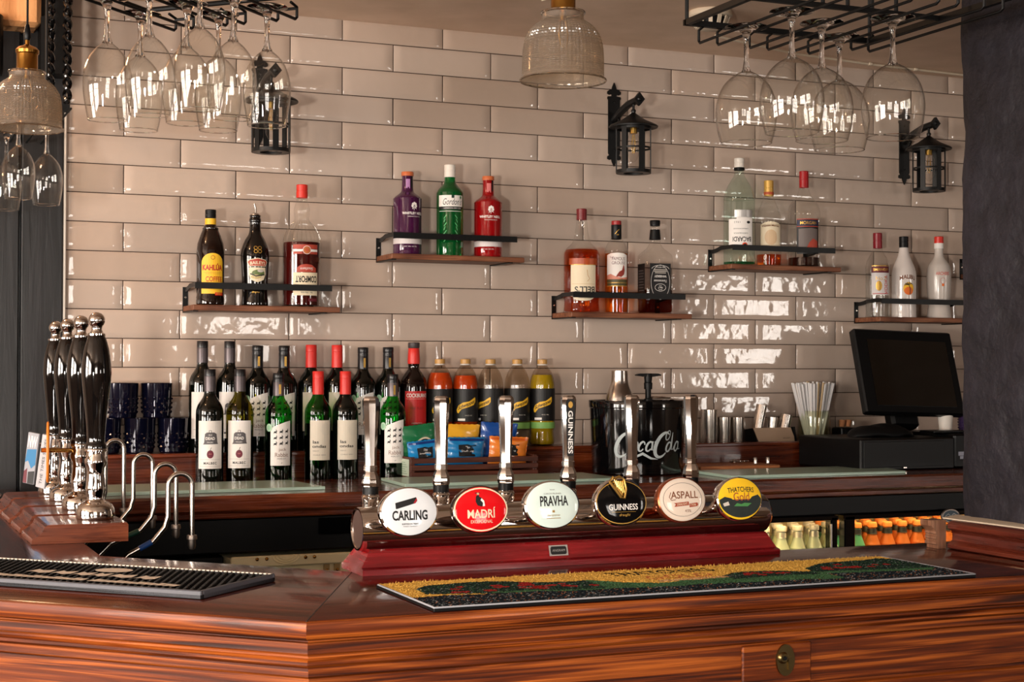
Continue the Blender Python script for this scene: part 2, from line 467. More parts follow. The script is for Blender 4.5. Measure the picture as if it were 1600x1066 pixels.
# windows with glazing bars in front of the daylight
frame_m = mat('white_window_frame', (226, 220, 210), .5)
def window(k, c, w, h, axis, nx, nz):
    mb = MB()
    def bar(u, z, su, sz):
        if axis == 'x': mb.box((c[0], c[1] + u, c[2] + z), (.05, su, sz), b=.004)
        else: mb.box((c[0] + u, c[1], c[2] + z), (su, .05, sz), b=.004)
    for sgn in (-1, 1):
        bar(sgn * (w / 2 + .03), 0, .06, h + .12); bar(0, sgn * (h / 2 + .03), w, .06)
    for i in range(1, nx): bar(-w / 2 + w * i / nx, 0, .032, h)
    for i in range(1, nz): bar(0, -h / 2 + h * i / nz, w, .032)
    struct(mb.build('window_%d' % k, frame_m))
window(1, (-3.9, -3.5, 1.55), 1.7, 1.15, 'x', 4, 3)
window(2, (-3.9, -1.5, 1.55), 1.3, 1.15, 'x', 3, 3)
window(3, (-1.2, -6.5, 1.5), 1.5, 1.1, 'y', 4, 3)
window(4, (2.0, -6.5, 1.4), .62, .75, 'y', 2, 3)
window(5, (6.05, -6.5, 1.56), .80, 1.18, 'y', 2, 2)

# dark painted boards left of the tiles
mb = MB()
for x0, x1 in ((-.70, -.585), (-.58, -.47), (-.465, -.375), (-.37, -.268), (-.262, -.158)):
    mb.box(((x0 + x1) / 2, -.016, 1.27), (x1 - x0, .03, 2.16), b=.003)
mb.box((-.43, .006, 1.2), (.56, .012, 2.3))
struct(mb.build('wall_left', panel_w))
struct(MB().box((-.154, -.013, 1.45), (.008, .026, 1.8), b=.002).build('trim_1', white_p))
struct(MB().box((-.49, -.055, 2.292), (.53, .11, .115), b=.012).build('trim_2', orange_pl))
# slate coloured pillar on the right, rough plaster
def pillar():
    mb = MB(); rr = random.Random(3)
    pts = [(1.139, -1.985), (1.137, -2.34), (1.62, -2.36), (1.62, -1.97)]
    # left face as a fine grid so that its edge wavers
    ny, nz = 10, 60; vs = []
    def w(a, b): return .0022 * math.sin(a * 9.1 + 1) * math.sin(b * 31) + .0018 * math.sin(a * 23 + b * 11) + .0008 * math.sin(a * 61)
    z0, z1 = 1.098, 2.36
    for k in range(nz + 1):
        z = z0 + (z1 - z0) * k / nz
        row = []
        row.append((1.62, -1.985, z))
        for j in range(ny + 1):
            y = -1.985 - .345 * j / ny
            rnd_ = .012 if j in (0, ny) else 0
            row.append((1.1385 + rnd_ + w(z, y * 3), y + w(z * 2, 5), z))
        for j in range(1, 8): row.append((1.14 + .48 * j / 7, -2.335 + w(z, j) * 1.5, z))
        vs += row
    m = ny + 2 + 7
    fs = [(k * m + j, k * m + j + 1, (k + 1) * m + j + 1, (k + 1) * m + j) for k in range(nz) for j in range(m - 1)]
    fs += [(k * m + m - 1, k * m, (k + 1) * m, (k + 1) * m + m - 1) for k in range(nz)]
    mb.add(vs, fs)
    struct(mb.build('wall_right', plaster_dark, smooth=60))
pillar()

# ------------------------------------------------------------------ bar counter
bar = thing('bar_counter', 'long dark red wooden bar counter with a cornered moulded front and glossy top', 'bar counter')
OUT = [Vector((1.62, -2.335, 0)), Vector((-.149, -2.335, 0)), Vector((-.732, -1.752, 0)), Vector((-.732, -.036, 0))]
INN = [Vector((1.62, -1.925, 0)), Vector((.045, -1.905, 0)), Vector((-.283, -1.557, 0)), Vector((-.283, -.036, 0))]
MIT = [Vector((0, 1, 0)), Vector((.4142, 1, 0)), Vector((1, .4142, 0)), Vector((1, 0, 0))]
def bar_seg(i, name, prof, material, inner=None):
    """profile of (inset from the outer line, z) swept along one arm, mitred at both ends"""
    A, B = OUT[i], OUT[i + 1]; d = (B - A).normalized()
    M = Matrix.Translation(A) @ Matrix.Rotation(math.atan2(d.y, d.x), 4, 'Z'); Mi = M.inverted()
    vs = []
    for e in (0, 1):
        for (t, z) in prof:
            p = OUT[i + e] + MIT[i + e] * t; vs.append(Mi @ Vector((p.x, p.y, z)))
        for z in (inner or []):
            p = INN[i + e]; vs.append(Mi @ Vector((p.x, p.y, z)))
    n_ = len(vs) // 2
    fs = [(k, (k + 1) % n_, n_ + (k + 1) % n_, n_ + k) for k in range(n_)] + [tuple(range(n_)), tuple(range(2 * n_ - 1, n_ - 1, -1))]
    o = MB().add(vs, fs).build(name, material, bar, smooth=40)
    o.matrix_local = M
    return o
top_p = [(.0062, 1.0550), (.0052, 1.0545), (.029, 1.0300)]
nose = [(.031, 1.0300), (.008, 1.0300), (.002, 1.0325), (0, 1.0370), (0, 1.0475), (.0015, 1.0525), (.0054, 1.0546), (.031, 1.0546)]
mould = [(.030, 1.0300), (.016, 1.0298), (.0185, 1.0275), (.0185, 1.0262), (.014, 1.0250), (.014, 1.0118), (.017, 1.0105), (.020, 1.0080), (.020, 1.0052), (.0165, 1.0040), (.014, 1.0015), (.014, .9975), (.017, .9950), (.021, .9925), (.021, .9820), (.023, .9800), (.027, .9790), (.06, .9790)]
panel = [(.024, .9800), (.027, .9780), (.027, .9180), (.032, .9160), (.032, .9120), (.027, .9095), (.027, .02), (.05, .02), (.05, .9800)]
for i in range(3):
    bar_seg(i, 'worktop', top_p, bar_top_w, inner=[1.03, 1.055])
    bar_seg(i, 'nosing', nose, bar_front_w)
    bar_seg(i, 'front_moulding', [(.06, 1.0300)] + mould, bar_front_w)
    bar_seg(i, 'front_panel', panel, bar_front_w)
JM = Matrix.Translation((-.052, -2.120, 0)) @ Matrix.Rotation(math.atan2(.430, .194), 4, 'Z')
MB().box((0, 0, 1.0551), (.470, .0016, .0005)).build('mitre_joint', C('joint_line', (24, 9, 6)), bar).matrix_local = JM
# dark boards facing the bar staff
for i in range(3):
    A, B = INN[i], INN[i + 1]; d = (B - A); L = d.length
    o = MB().box((L / 2, -.03 if i == 0 else -.03, .52), (L, .02, 1.0)).build('inner_panel', black_matt, bar)
    o.matrix_local = Matrix.Translation(A) @ Matrix.Rotation(math.atan2(d.y, d.x), 4, 'Z') @ Matrix.Translation((0, .06, 0))
# upright stiles on the right front and the lock
for x in (.55,):
    MB().box((x, -2.3095, .948), (.115, .006, .058), b=.002).build('stile', bar_front_w, bar)
lk = MB()
for (a, bb, y) in ((.0150, .0225, -2.3130),):
    lk.prism([(.562 + a * math.cos(t * PI / 16), .953 + bb * math.sin(t * PI / 16)) for t in range(32)], -y - .003, -y + .003, 0, Matrix(((1, 0, 0, 0), (0, 0, -1, 0), (0, 1, 0, 0), (0, 0, 0, 1))))
lk.lathe([(0, .004), (.006, .004), (.0085, .001), (.0085, -.001)], (0, 0, 0), 20, 0, MX(.557, -2.3165, .957, rx=PI / 2))
lk.prism([(-.003, -.014), (.003, -.014), (.0035, .004), (-.0035, .004)], 0, .0045, 0, MX(.568, -2.3145, .953, rx=PI / 2))
lo = lk.build('lock', old_brass, bar)
lo['label'] = 'oval aged brass lock plate'
MB().lathe([(0, .0062), (.0028, .0062), (.0028, .002)], (0, 0, 0), 14, 0, MX(.557, -2.3165, .957, rx=PI / 2)).build('keyhole', black_matt, lo)

# dark red moulded upstand carrying the pillar
lg = thing('moulded_ledge', 'dark red moulded wooden ledge on the bar top below the slate pillar', 'ledge', (0, 0, 0))
prof = [(1.097, 1.0555), (1.093, 1.058), (1.093, 1.064), (1.098, 1.067), (1.103, 1.071), (1.104, 1.083), (1.100, 1.088), (1.0935, 1.092), (1.0935, 1.099), (1.097, 1.103), (1.104, 1.1055), (1.1375, 1.1055), (1.1375, 1.0555)]
MB().prism([(x, z) for x, z in prof], 2.012, 2.333, 0, Matrix(((1, 0, 0, 0), (0, 0, -1, 0), (0, 1, 0, 0), (0, 0, 0, 1)))).build('moulding', ledge_w, lg)
o = MB().add([(1.104, -1.985, 1.1057), (1.14, -1.98, 1.1057), (1.14, -2.33, 1.1057), (1.122, -2.33, 1.1057), (1.104, -1.985, 1.1075), (1.14, -1.98, 1.111), (1.14, -2.33, 1.111), (1.122, -2.33, 1.1075)], [(0, 1, 2, 3), (4, 5, 6, 7), (0, 1, 5, 4), (1, 2, 6, 5), (2, 3, 7, 6), (3, 0, 4, 7)]).build('sealant_line', cream_p, lg)
o['label'] = 'pale filler line along the pillar foot'
cb = MB()
zz = [(.0, .016), (.006, .016), (.008, .020), (.012, .020), (.0135, .018), (.016, .018), (.0175, .020), (.021, .020), (.0225, .018), (.025, .018), (.0265, .020), (.030, .019), (.034, .022), (.040, .029), (.044, .030), (.050, .030)]
cb.prism([(-a, z) for z, a in zz] + [(.002, .050), (.002, 0)], 0, .03, 0, Matrix(((1, 0, 0, 1.0935), (0, 0, -1, -1.975), (0, 1, 0, 1.0555), (0, 0, 0, 1))))
o = cb.build('carved_corbel', wood('fridge_lit_corbel', [(110, 72, 52), (146, 104, 80), (168, 128, 102)], .35, (10, 10, 2), .2, .2), lg)  # paler timber puts the fridge light into the corbel's colour
o['label'] = 'ribbed end corbel coloured pale as if lit by the fridge'

# ------------------------------------------------------------------ back counter
bc = thing('back_counter', 'reddish wooden back counter with frosted glass boards on it', 'counter')
MB().box((1.60, -.31, 1.05), (3.60, .62, .04), b=.006).build('worktop', counter_w, bc)
rs_ = thing('raised_step', 'reddish wooden step along the tiled wall carrying the back row of bottles', 'step', (0, 0, 0))
MB().box((1.60, -.0625, 1.1005), (3.60, .111, .0605)).build('riser', counter_w, rs_)
MB().box((1.60, -.065, 1.137), (3.60, .119, .012), b=.003).build('tread', counter_w, rs_)
MB().box((1.60, -.59, 1.0225), (3.60, .03, .015), b=.003).build('edge_moulding', counter_w, bc)

# fridges below the counter
fr = thing('bottle_fridge', 'black two door bottle fridge with lit interior below the right of the back counter', 'fridge', (0, 0, 0))
FX0, FX1 = 1.25, 2.47
fb = MB()
fb.box(((FX0 + FX1) / 2, -.575, .9885), (FX1 - FX0, .03, .053), b=.004)
fb.box(((FX0 + FX1) / 2, -.30, 1.000), (FX1 - FX0, .56, .026))
fb.box((FX0 + .012, -.31, .5), (.024, .54, .98)); fb.box((FX1 - .012, -.31, .5), (.024, .54, .98)); fb.box(((FX0 + FX1) / 2, -.31, .06), (FX1 - FX0, .54, .08))
fb.build('body', black_plastic, fr)
inner = mat('fridge_liner', (236, 214, 160), .5)
ib = MB(); ib.box(((FX0 + FX1) / 2, -.045, .53), (FX1 - FX0 - .05, .01, .90)); ib.box((FX0 + .027, -.3, .53), (.006, .5, .9)); ib.box((FX1 - .027, -.3, .53), (.006, .5, .9))
ib.box(((FX0 + FX1) / 2, -.3, .984), (FX1 - FX0 - .06, .5, .006))
ib.build('liner', inner, fr)
MB().box(((FX0 + FX1) / 2, -.3, .733), (FX1 - FX0 - .06, .46, .006)).build('shelf', steel, fr)
lampm = mat('fridge_light_tube', (255, 240, 205), .5, emit=(255, 226, 170), estr=20.0)
for x in (1.56, 2.16):
    MB().tube([(x - .24, -.535, .968), (x + .24, -.535, .968)], .006, 10).build('light_tube', lampm, fr)
for (x0, x1) in ((FX0 + .01, 1.853), (1.872, FX1 - .01)):
    d = MB(); zc, hz = .52, .88
    xc, w = (x0 + x1) / 2, x1 - x0
    d.box((x0 + .02, -.592, zc), (.036, .03, hz), b=.003); d.box((x1 - .013, -.592, zc), (.022, .03, hz), b=.003)
    d.box((xc, -.592, zc + hz / 2 - .004), (w, .03, .012)); d.box((xc, -.592, zc - hz / 2 + .03), (w, .03, .06))
    dd = d.build('door', black_gloss, fr)
    MB().box((xc, -.592, zc), (w - .05, .006, hz - .05)).build('glass_pane', thin_glass('fridge_pane', (246, 246, 240), .5, .03), dd)
    MB().box((x1 - .026, -.609, zc), (.005, .004, hz - .04)).build('bright_edge_strip', steel, dd)
o = MB().lathe([(0, .003), (.030, .003), (.033, .001), (.033, -.002)], (0, 0, 0), 32, 0, MX(2.232, -.612, .949, rx=PI / 2) @ Matrix.Diagonal((1.0, .62, 1, 1))).build('oval_badge', dull_steel, fr)
o['label'] = 'oval metal badge'
L = Label(plane_map(MX(2.232, -.6155, .949)))
L.oval(0, 0, .027, .0155, C('badge_blue', (74, 92, 104)), 1); L.stroke([(-.022, -.002), (-.01, .006), (0, -.001), (.01, .007), (.02, .001)], .002, SIL, 2); L.rect(-.012, -.009, .014, -.006, SIL, 2)
L.build('badge_face', o)
# bottles in the fridge
def small_bottle(kind, x, y, label, group):
    H, r = .19, .0235
    t = thing('fridge_bottle', label, 'bottle', (x, y, .7365), 0, group)
    body = [(0, 0), (r * .9, 0), (r, .004), (r, .115), (r * .96, .128), (r * .62, .150), (.0115, .162), (.0105, .178)]
    m, cm, bm = {'clear': (mat('frosted_tonic_glass', (206, 218, 196), .15, coat=.3), white_p, C('pale_green', ())), 'green': (C('mint_label', (84, 166, 122)), C('orange_cap', (222, 132, 60)), GLD), 'orange': (C('amber_juice', (208, 108, 36)), C('orange_cap', (222, 132, 60)), GLD)}[kind]
    MB().lathe(smooth_prof(body, 2), seg=18).build('body', m, t)
    MB().lathe([(0, H), (.0125, H), (.0145, H - .004), (.0145, H - .014), (.011, H - .016)], seg=18).build('cap', cm, t)
    MB().lathe([(.0125, .172), (.0135, .170), (.0135, .160), (.0155, .157)], seg=18).build('neck_band', K if kind != 'clear' else SIL, t)
    if kind == 'clear': MB().lathe([(r + .0004, .03), (r + .0004, .11)], seg=18).build('label', C('frosted_label', (206, 214, 196)), t)
    return t
protos = {}
def fb_place(kind, x, y, label, group):
    if kind not in protos: protos[kind] = small_bottle(kind, x, y, label, group)
    else: clone(protos[kind], (x, y, .7365), 0, label, group)
for r_, y in enumerate((-.49, -.435, -.38)):
    for k in range(8):
        fb_place('clear', 1.525 + k * .0545 + (.025 if r_ % 2 else 0), y, 'small clear bottle with a white cap standing on the shelf in the left fridge', 'white capped bottles in the left fridge')
for r_, y in enumerate((-.49, -.435, -.38)):
    for k in range(9):
        x = 1.945 + k * .053 + (.022 if r_ % 2 else 0)
        if x > 2.41: continue
        if k < (2, 2, 1)[r_]: fb_place('green', x, y, 'small bottle with mint green sleeve and orange cap in the right fridge', 'mint green bottles in the right fridge')
        else: fb_place('orange', x, y, 'small orange bottle with dark neck band in the right fridge', 'orange bottles in the right fridge')

# black counter unit and cream panelled box on the left
un = thing('black_counter_unit', 'black unit under the left half of the back counter', 'cabinet', (0, 0, 0))
m_ = MB(); m_.box((.482, -.575, .973), (1.525, .03, .083), b=.004); m_.box((.48, -.3, 1.0), (1.52, .55, .02)); m_.build('body', black_plastic, un)
un['label'] = 'black fascia under the left half of the back counter'
for (xc_, wd_, lb_) in ((-.06, .41, 'black cupboard below the counter behind the swan neck taps'), (.99, .50, 'black cupboard below the counter behind the beer font')):
    cu = thing('black_cupboard', lb_, 'cupboard', (xc_, -.30, 0), 0, 'black cupboards below the counter')
    MB().box((0, 0, .465), (wd_, .55, .92), b=.003).build('body', black_plastic, cu); MB().box((0, -.279, .465), (wd_ - .03, .008, .88), b=.002).build('door', black_gloss, cu)
MB().box((.62, -.593, .988), (.5, .006, .040), b=.002).build('drawer_front', black_gloss, un)
cx = thing('cream_cabinet', 'cream painted cabinet with brass studs and carved half rings under the black unit', 'cabinet', (0, 0, 0))
m_ = MB(); m_.box((.445, -.47, .5), (.58, .26, .84)); m_.box((.445, -.606, .912), (.58, .012, .026), b=.003); m_.build('body', cream_paint, cx)
m_ = MB(); MR = Matrix(((1, 0, 0, .286), (0, 0, -1, -.6125), (0, 1, 0, .926), (0, 0, 0, 1)))
for r_ in (.018, .026, .034):
    m_.tube([(r_ * math.cos(PI + PI * t / 16), r_ * .62 * math.sin(PI + PI * t / 16), 0) for t in range(17)], .0018, 6, 0, MR)
m_.build('carved_rings', cream_paint, cx)
for x in (.216, .239, .333, .355):
    MB().sphere((x, -.6135, .918), .0045, 12).build('stud', brass, cx)
for x in (.388, .414):
    s_ = MB().box((x, -.6025, .86), (.014, .005, .08)).build('brass_strip', C('tan_strip', (176, 146, 92)), cx)
    MB().sphere((x, -.6065, .884), .004, 12).build('stud', brass, s_)

# ------------------------------------------------------------------ wall shelves
def shelf(x, z, label):
    """iron framed timber shelf, its left end against x, underside at z"""
    t = thing('wall_shelf', label, 'shelf', (x, 0, z), 0, 'iron framed timber wall shelves')
    MB().box((.2, -.0755, .0085), (.40, .135, .015), b=.0015).build('board', shelf_w, t)
    for s in (0, 1):
        xx = .006 if s == 0 else .356
        m = MB()
        m.box((xx, -.0075, .034), (.014, .003, .068)); m.box((xx, -.075, -.0005), (.014, .138, .003)); 
        m.box((xx, -.032, .1025), (.003, .05, .012)) if False else None
        pts = [(-.006, .0665), (-.03, .067), (-.052, .070), (-.070, .0745), (-.144, .0748)]
        for (a, b), (c, d) in zip(pts, pts[1:]):
            ln = math.hypot(c - a, d - b); ang = math.atan2(d - b, -(c - a))
            m.box((0, 0, 0), (.003, ln + .002, .012), 0, MX(xx, (a + c) / 2, (b + d) / 2 - .006, rx=-ang))
        m.build('bracket', iron, t)
        MB().lathe([(0, .0018), (.0028, .0018), (.0034, 0)], (0, 0, 0), 10, 0, MX(xx, -.0092, .040, rx=PI / 2)).build('screw', steel, t)
    MB().box((.190, -.1445, .0665), (.372, .003, .0165)).build('guard_rail', iron, t)
    return t
sh0 = None
for (x, z, lb) in ((.159, 1.5175, 'timber shelf with iron rail holding the yellow labelled coffee liqueur bottle'),
                   (.706, 1.669, 'timber shelf with iron rail holding the green gin bottle'),
                   (1.255, 1.516, 'timber shelf with iron rail holding the square black labelled whiskey bottle'),
                   (1.791, 1.671, 'timber shelf with iron rail holding three rum bottles'),
                   (2.338, 1.518, 'timber shelf with iron rail above the till screen'),
                   (2.765, 1.671, 'timber shelf of which only the left bracket shows beside the slate pillar')):
    if sh0 is None: sh0 = shelf(x, z, lb)
    else: clone(sh0, (x, 0, z), 0, lb)

# ------------------------------------------------------------------ spirit bottles on the shelves
def cap_of(t, H, hc, r, m, name='cap', ridged=True, r2=None):
    p = [(0, H), (r * .92, H), (r, H - .0015), (r, H - hc * .45), (r * .96, H - hc * .46), (r * .96, H - hc * .52), (r2 or r, H - hc * .53), (r2 or r, H - hc), (r * .8, H - hc)]
    return MB().lathe(p, seg=24).build(name, m, t)
def hollow(t, prof, m, seg=36, name='glass_body', n=4):
    return MB().lathe(smooth_prof(prof, n), seg=seg).build(name, m, t)
def fill(t, prof, level, m, seg=32, inset=.0016):
    f = interp(prof); zs = [z for r, z in prof if .004 < z < level] + [level - .0003]
    p = [(0, .004)] + [(max(f(.004) - inset * 2, .001), .004)] + [(max(f(z) - inset, .001), z) for z in zs] + [(0, level)]
    return MB().lathe(p, seg=seg).build('liquid', m, t)
def base_prof(r, H, sh, neck, ns, foot=.9):
    """straight body to sh, rounded shoulder to ns, neck radius to H"""
    return [(0, .004), (r * foot * .9, .001), (r * foot, 0), (r, .006), (r, .02), (r, sh * .5), (r, sh), (r * .97, sh + (ns - sh) * .18), (r * .80, sh + (ns - sh) * .48), (neck + (r - neck) * .25, sh + (ns - sh) * .78), (neck, ns), (neck, ns + (H - ns) * .5), (neck, H)]

S1, S2, S3, S4, S5 = 1.5342, 1.6857, 1.5327, 1.6877, 1.5347
# coffee liqueur
t = thing('liqueur_bottle', 'dark brown bottle with yellow coffee liqueur label on the lower left shelf', 'bottle', (.217, -.08, S1))
pf = base_prof(.037, .235, .150, .0135, .205)
pf = [(0, .004), (.033, 0), (.037, .004), (.037, .02), (.0355, .026), (.0365, .05), (.037, .10), (.037, .145), (.0345, .165), (.027, .187), (.0225, .198), (.021, .202), (.0215, .206), (.0185, .209), (.0145, .215), (.014, .228)]
MB().lathe(pf, seg=36).build('glass_body', mat('brown_liqueur_bottle', (24, 12, 8), .05, coat=.4), t)
cap_of(t, .256, .022, .0145, black_plastic)
MB().lathe([(.0148, .216), (.0148, .232)], seg=24).build('neck_band', YEL, t)
L = Label(cyl(.0372, R(-2)))
L.poly([(-.031, .030), (.031, .030), (.031, .112)] + [(.031 * math.cos(a * PI / 14), .112 + .026 * math.sin(a * PI / 14)) for a in range(1, 14)] + [(-.031, .112)], C('bright_yellow', (238, 186, 40)), 1)
L.text('KAHLÚA', 0, .101, .019, C('brick', (176, 50, 20)), 2, w=.056, bold=.05); L.ring(0, .126, .006, .006, .002, C('ochre', (176, 120, 30)), 2)
L.rect(-.024, .086, .024, .0868, C('ochre', (176, 120, 30)), 2); L.rect(-.020, .0825, .020, .0832, C('ochre', (176, 120, 30)), 2)
L.text('COFFEE', .004, .069, .0135, C('brick', ()), 2, w=.046, bold=.02); L.text('LIQUEUR', .002, .0525, .0125, C('brick', ()), 2, w=.052, bold=.02)
L.rect(.006, .0255, .031, .0335, RED, 2); L.text('LIQUEUR', .018, .0295, .004, YEL, 3)
L.build('label', t)
# cream liqueur with pourer
t = thing('liqueur_bottle', 'black waisted cream liqueur bottle with a steel pourer in its neck', 'bottle', (.338, -.08, S1))
pf = [(0, .004), (.034, 0), (.0365, .004), (.0345, .03), (.0345, .06), (.0375, .11), (.0385, .135), (.036, .155), (.0275, .178), (.0185, .193), (.0152, .206), (.0145, .225), (.0158, .228), (.0158, .236), (.0145, .238), (.0145, .243), (.0152, .244), (.0148, .246), (0, .246)]
MB().lathe(smooth_prof(pf[1:-1], 3) + [(0, .246)], seg=36).build('glass_body', mat('black_liqueur_bottle', (12, 9, 8), .06, coat=.4), t)
MB().lathe([(0, .252), (.007, .252), (.012, .249), (.0125, .245)], seg=20).tube([(0, 0, .248), (.001, 0, .258), (0, 0, .268), (-.003, 0, .278)], [.0035, .0032, .003, .0026], 10).build('pourer', steel, t)
L = Label(cyl(lambda z: .0378 if z > .1 else .0362, R(14)))
sc = GLD
for dx in (-.0065, .0065): 
    L.ring(dx, .1545, .0058, .0075, .0022, sc, 9)
L = Label(cyl(interp([(0.0352, .03), (.0352, .06), (.0380, .11), (.0390, .135), (.0366, .155), (.029, .175)]), R(-2)))
for dx in (-.0055, .0055):
    for dz in (0, .0095): L.ring(dx, .146 + dz, .0055, .0052, .0019, sc, 2)
L.poly([(-.030, .118), (-.024, .106), (.024, .106), (.030, .118), (.024, .124), (0, .1285), (-.024, .124)], C('cream', ()), 1)
L.poly([(-.0275, .1175), (-.022, .1075), (.022, .1075), (.0275, .1175), (.022, .1225), (0, .1268), (-.022, .1225)], C('brick_red', (168, 62, 44)), 2)
L.text('BAILEYS', 0, .1155, .0085, CRM, 3, w=.042, bold=.02, arch=4)
L.poly([(-.023, .103), (.023, .103), (.024, .085), (.018, .070), (0, .063), (-.018, .070), (-.024, .085)], CRM, 1)
L.oval(.002, .088, .018, .009, C('landscape_green', (96, 112, 62)), 2); L.oval(-.004, .078, .014, .006, C('landscape_sand', (188, 170, 120)), 3); L.oval(.008, .094, .009, .004, SGRY, 3); L.stroke([(-.02, .086), (-.005, .080), (.02, .084)], .003, K, 4)
L.text('IRISH CREAM', 0, .058, .0035, CRM, 2, w=.034); L.text('Original', -.004, .036, .006, GLD, 2, shear=.3)
L.build('label', t)
# large southern whiskey liqueur, label printed upside down
t = thing('liqueur_bottle', 'large ribbed shoulder bottle of dark red liqueur with red cap and upside down label', 'bottle', (.468, -.08, S1))
pf = [(0, .004), (.047, 0), (.0515, .005), (.0515, .03), (.0515, .14), (.0515, .172), (.0500, .186), (.044, .205), (.033, .222), (.0225, .234), (.0195, .243), (.0215, .256), (.0215, .268), (.0185, .280), (.0152, .290), (.0148, .300), (.0148, .316)]
hollow(t, pf, glass_clear, 48)
fill(t, pf, .176, mat('cola_red_liqueur', (60, 10, 8), .02, coat=.3))
rb = MB()
for k in range(24):
    a = 2 * PI * k / 24
    rb.tube([(f_ * math.cos(a), f_ * math.sin(a), z) for f_, z in ((.0512, .182), (.0478, .197), (.0405, .2125), (.0305, .2255), (.0225, .2345))], .0009, 4)
rb.build('shoulder_ribs', glass_clear, t)
cap_of(t, .335, .036, .0155, C('bright_red_foil', (206, 44, 30), .35), r2=.0158)
L = Label(cyl(.0518, R(-2))); L.flip = False
L.rect(-.036, .030, .036, .092, CRM, 1); L.rect(-.036, .156, .036, .168, C('brick_red', ()), 1); L.rect(-.036, .148, .036, .155, W, 1)
L.poly([(-.036, .142), (-.012, .142), (-.012, .150), (.012, .150), (.012, .142), (.036, .142), (.036, .149), (-.036, .149)], C('brick_red', ()), 1)
L.oval(.002, .153, .0115, .0115, W, 2); L.oval(.002, .153, .0102, .0102, C('terracotta', (176, 78, 44)), 3); L.ring(.002, .153, .0075, .0075, .0012, GLD, 4)
L.poly([(-.026, .093), (.030, .093), (.030, .104), (.016, .113), (0, .115), (-.014, .113), (-.026, .104)], C('brick_red', ()), 2)
L.text('Southern', .002, .102, .008, W, 3, w=.036, shear=.3, rot=PI)
L.text('COMFORT', .002, .074, .018, K, 2, w=.062, rot=PI, bold=.03)
L.text('ORIGINAL', .002, .052, .010, C('brick_red', ()), 2, w=.044, rot=PI, bold=.02); L.text('70cl  35% VOL', .002, .038, .004, K, 2, rot=PI)
L.rect(.006, .014, .034, .022, MAR, 1)
L.build('label', t)
# the two coloured gins
def gin(x, label, body, blk, rot):
    t = thing('gin_bottle', label, 'bottle', (x, -.075, S2))
    pf = [(0, .004), (.038, 0), (.0405, .004), (.0405, .05), (.0405, .15), (.040, .157), (.036, .164), (.026, .172), (.019, .178), (.0165, .186), (.0158, .21), (.0158, .224)]
    MB().lathe(smooth_prof(pf, 3), seg=40).build('glass_body', body, t)
    MB().lathe([(0, .235), (.0165, .235), (.0175, .233), (.0175, .2235), (.016, .223)], seg=24).build('stopper', C('copper_cap', (196, 104, 62), .35), t)
    L = Label(cyl(.0407, R(rot)))
    pf2 = (.0407)
    for a in range(5):
        an = R(90 + (a - 2) * 50); L.oval(.010 + .0055 * math.cos(an), .137 + .0062 * math.sin(an), .0034, .0042, W, 1)
    L.stroke([(.010, .137), (.009, .124)], .0015, W, 1); L.poly([(.010, .131), (.018, .127), (.014, .133)], W, 1); L.poly([(.010, .131), (.003, .126), (.005, .132)], W, 1)
    L.text('WHITLEY NEILL', .008, .1155, .0072, W, 1, w=.066, bold=.03); L.text('HANDCRAFTED DRY GIN', .010, .1065, .003, W, 1, w=.038)
    L.rect(-.0635, .030, .0635, .046, C('frosted_band', (206, 196, 194), .4), 1); L.text('DRY  GIN  43% VOL', 0, .0225, .003, W, 1)
    L.build('label', t)
    L = Label(cyl(.0162, R(0))); L.rect(.004, .176, .010, .222, K, 1); L.rect(-.010, .186, .002, .214, blk, 1); L.build('neck_strip', t)
    return t
gin(.775, 'purple gin bottle with copper stopper, left of the green bottle', mat('purple_glass', (74, 22, 66), .06, coat=.5, trans=.35), C('lilac', (170, 120, 170)), -5)
gin(1.021, 'deep red gin bottle with copper stopper, right of the green bottle', mat('ruby_glass', (176, 14, 20), .06, coat=.5, trans=.45), C('pink', (206, 110, 110)), -24)
# green gin
t = thing('gin_bottle', 'bright green gin bottle with white cap and white script label', 'bottle', (.903, -.075, S2))
pf = [(0, .004), (.035, 0), (.0385, .004), (.0385, .05), (.0385, .17), (.038, .18), (.034, .190), (.026, .199), (.0185, .208), (.0158, .216), (.015, .226), (.015, .235)]
MB().lathe(smooth_prof(pf, 3), seg=40).build('glass_body', mat('green_gin_glass', (16, 132, 60), .05, coat=.5, trans=.75), t)
cap_of(t, .262, .036, .0165, white_p)
L = Label(cyl(.0387, R(-17)))
L.rect(-.038, .140, .040, .172, W, 1); L.rect(-.038, .131, .040, .1395, K, 1); L.text("Gordon's", .006, .154, .019, K, 2, w=.058, shear=.4); L.text('LONDON DRY GIN', .006, .1353, .0042, W, 2)
L.poly([(.002, .164), (.010, .164), (.010, .172), (.002, .172)], DGRN, 3); L.rect(.028, .163, .034, .170, GRN, 3)
L.rect(-.036, .126, .036, .1272, W, 1)
for s_ in (-1, 1):
    for j in range(7): L.stroke([(s_ * .020, .040 + j * .011), (s_ * (.012 + .004 * (j % 2)), .050 + j * .011)], .0016, C('leaf_green', (90, 190, 120)), 1)
L.build('label', t)
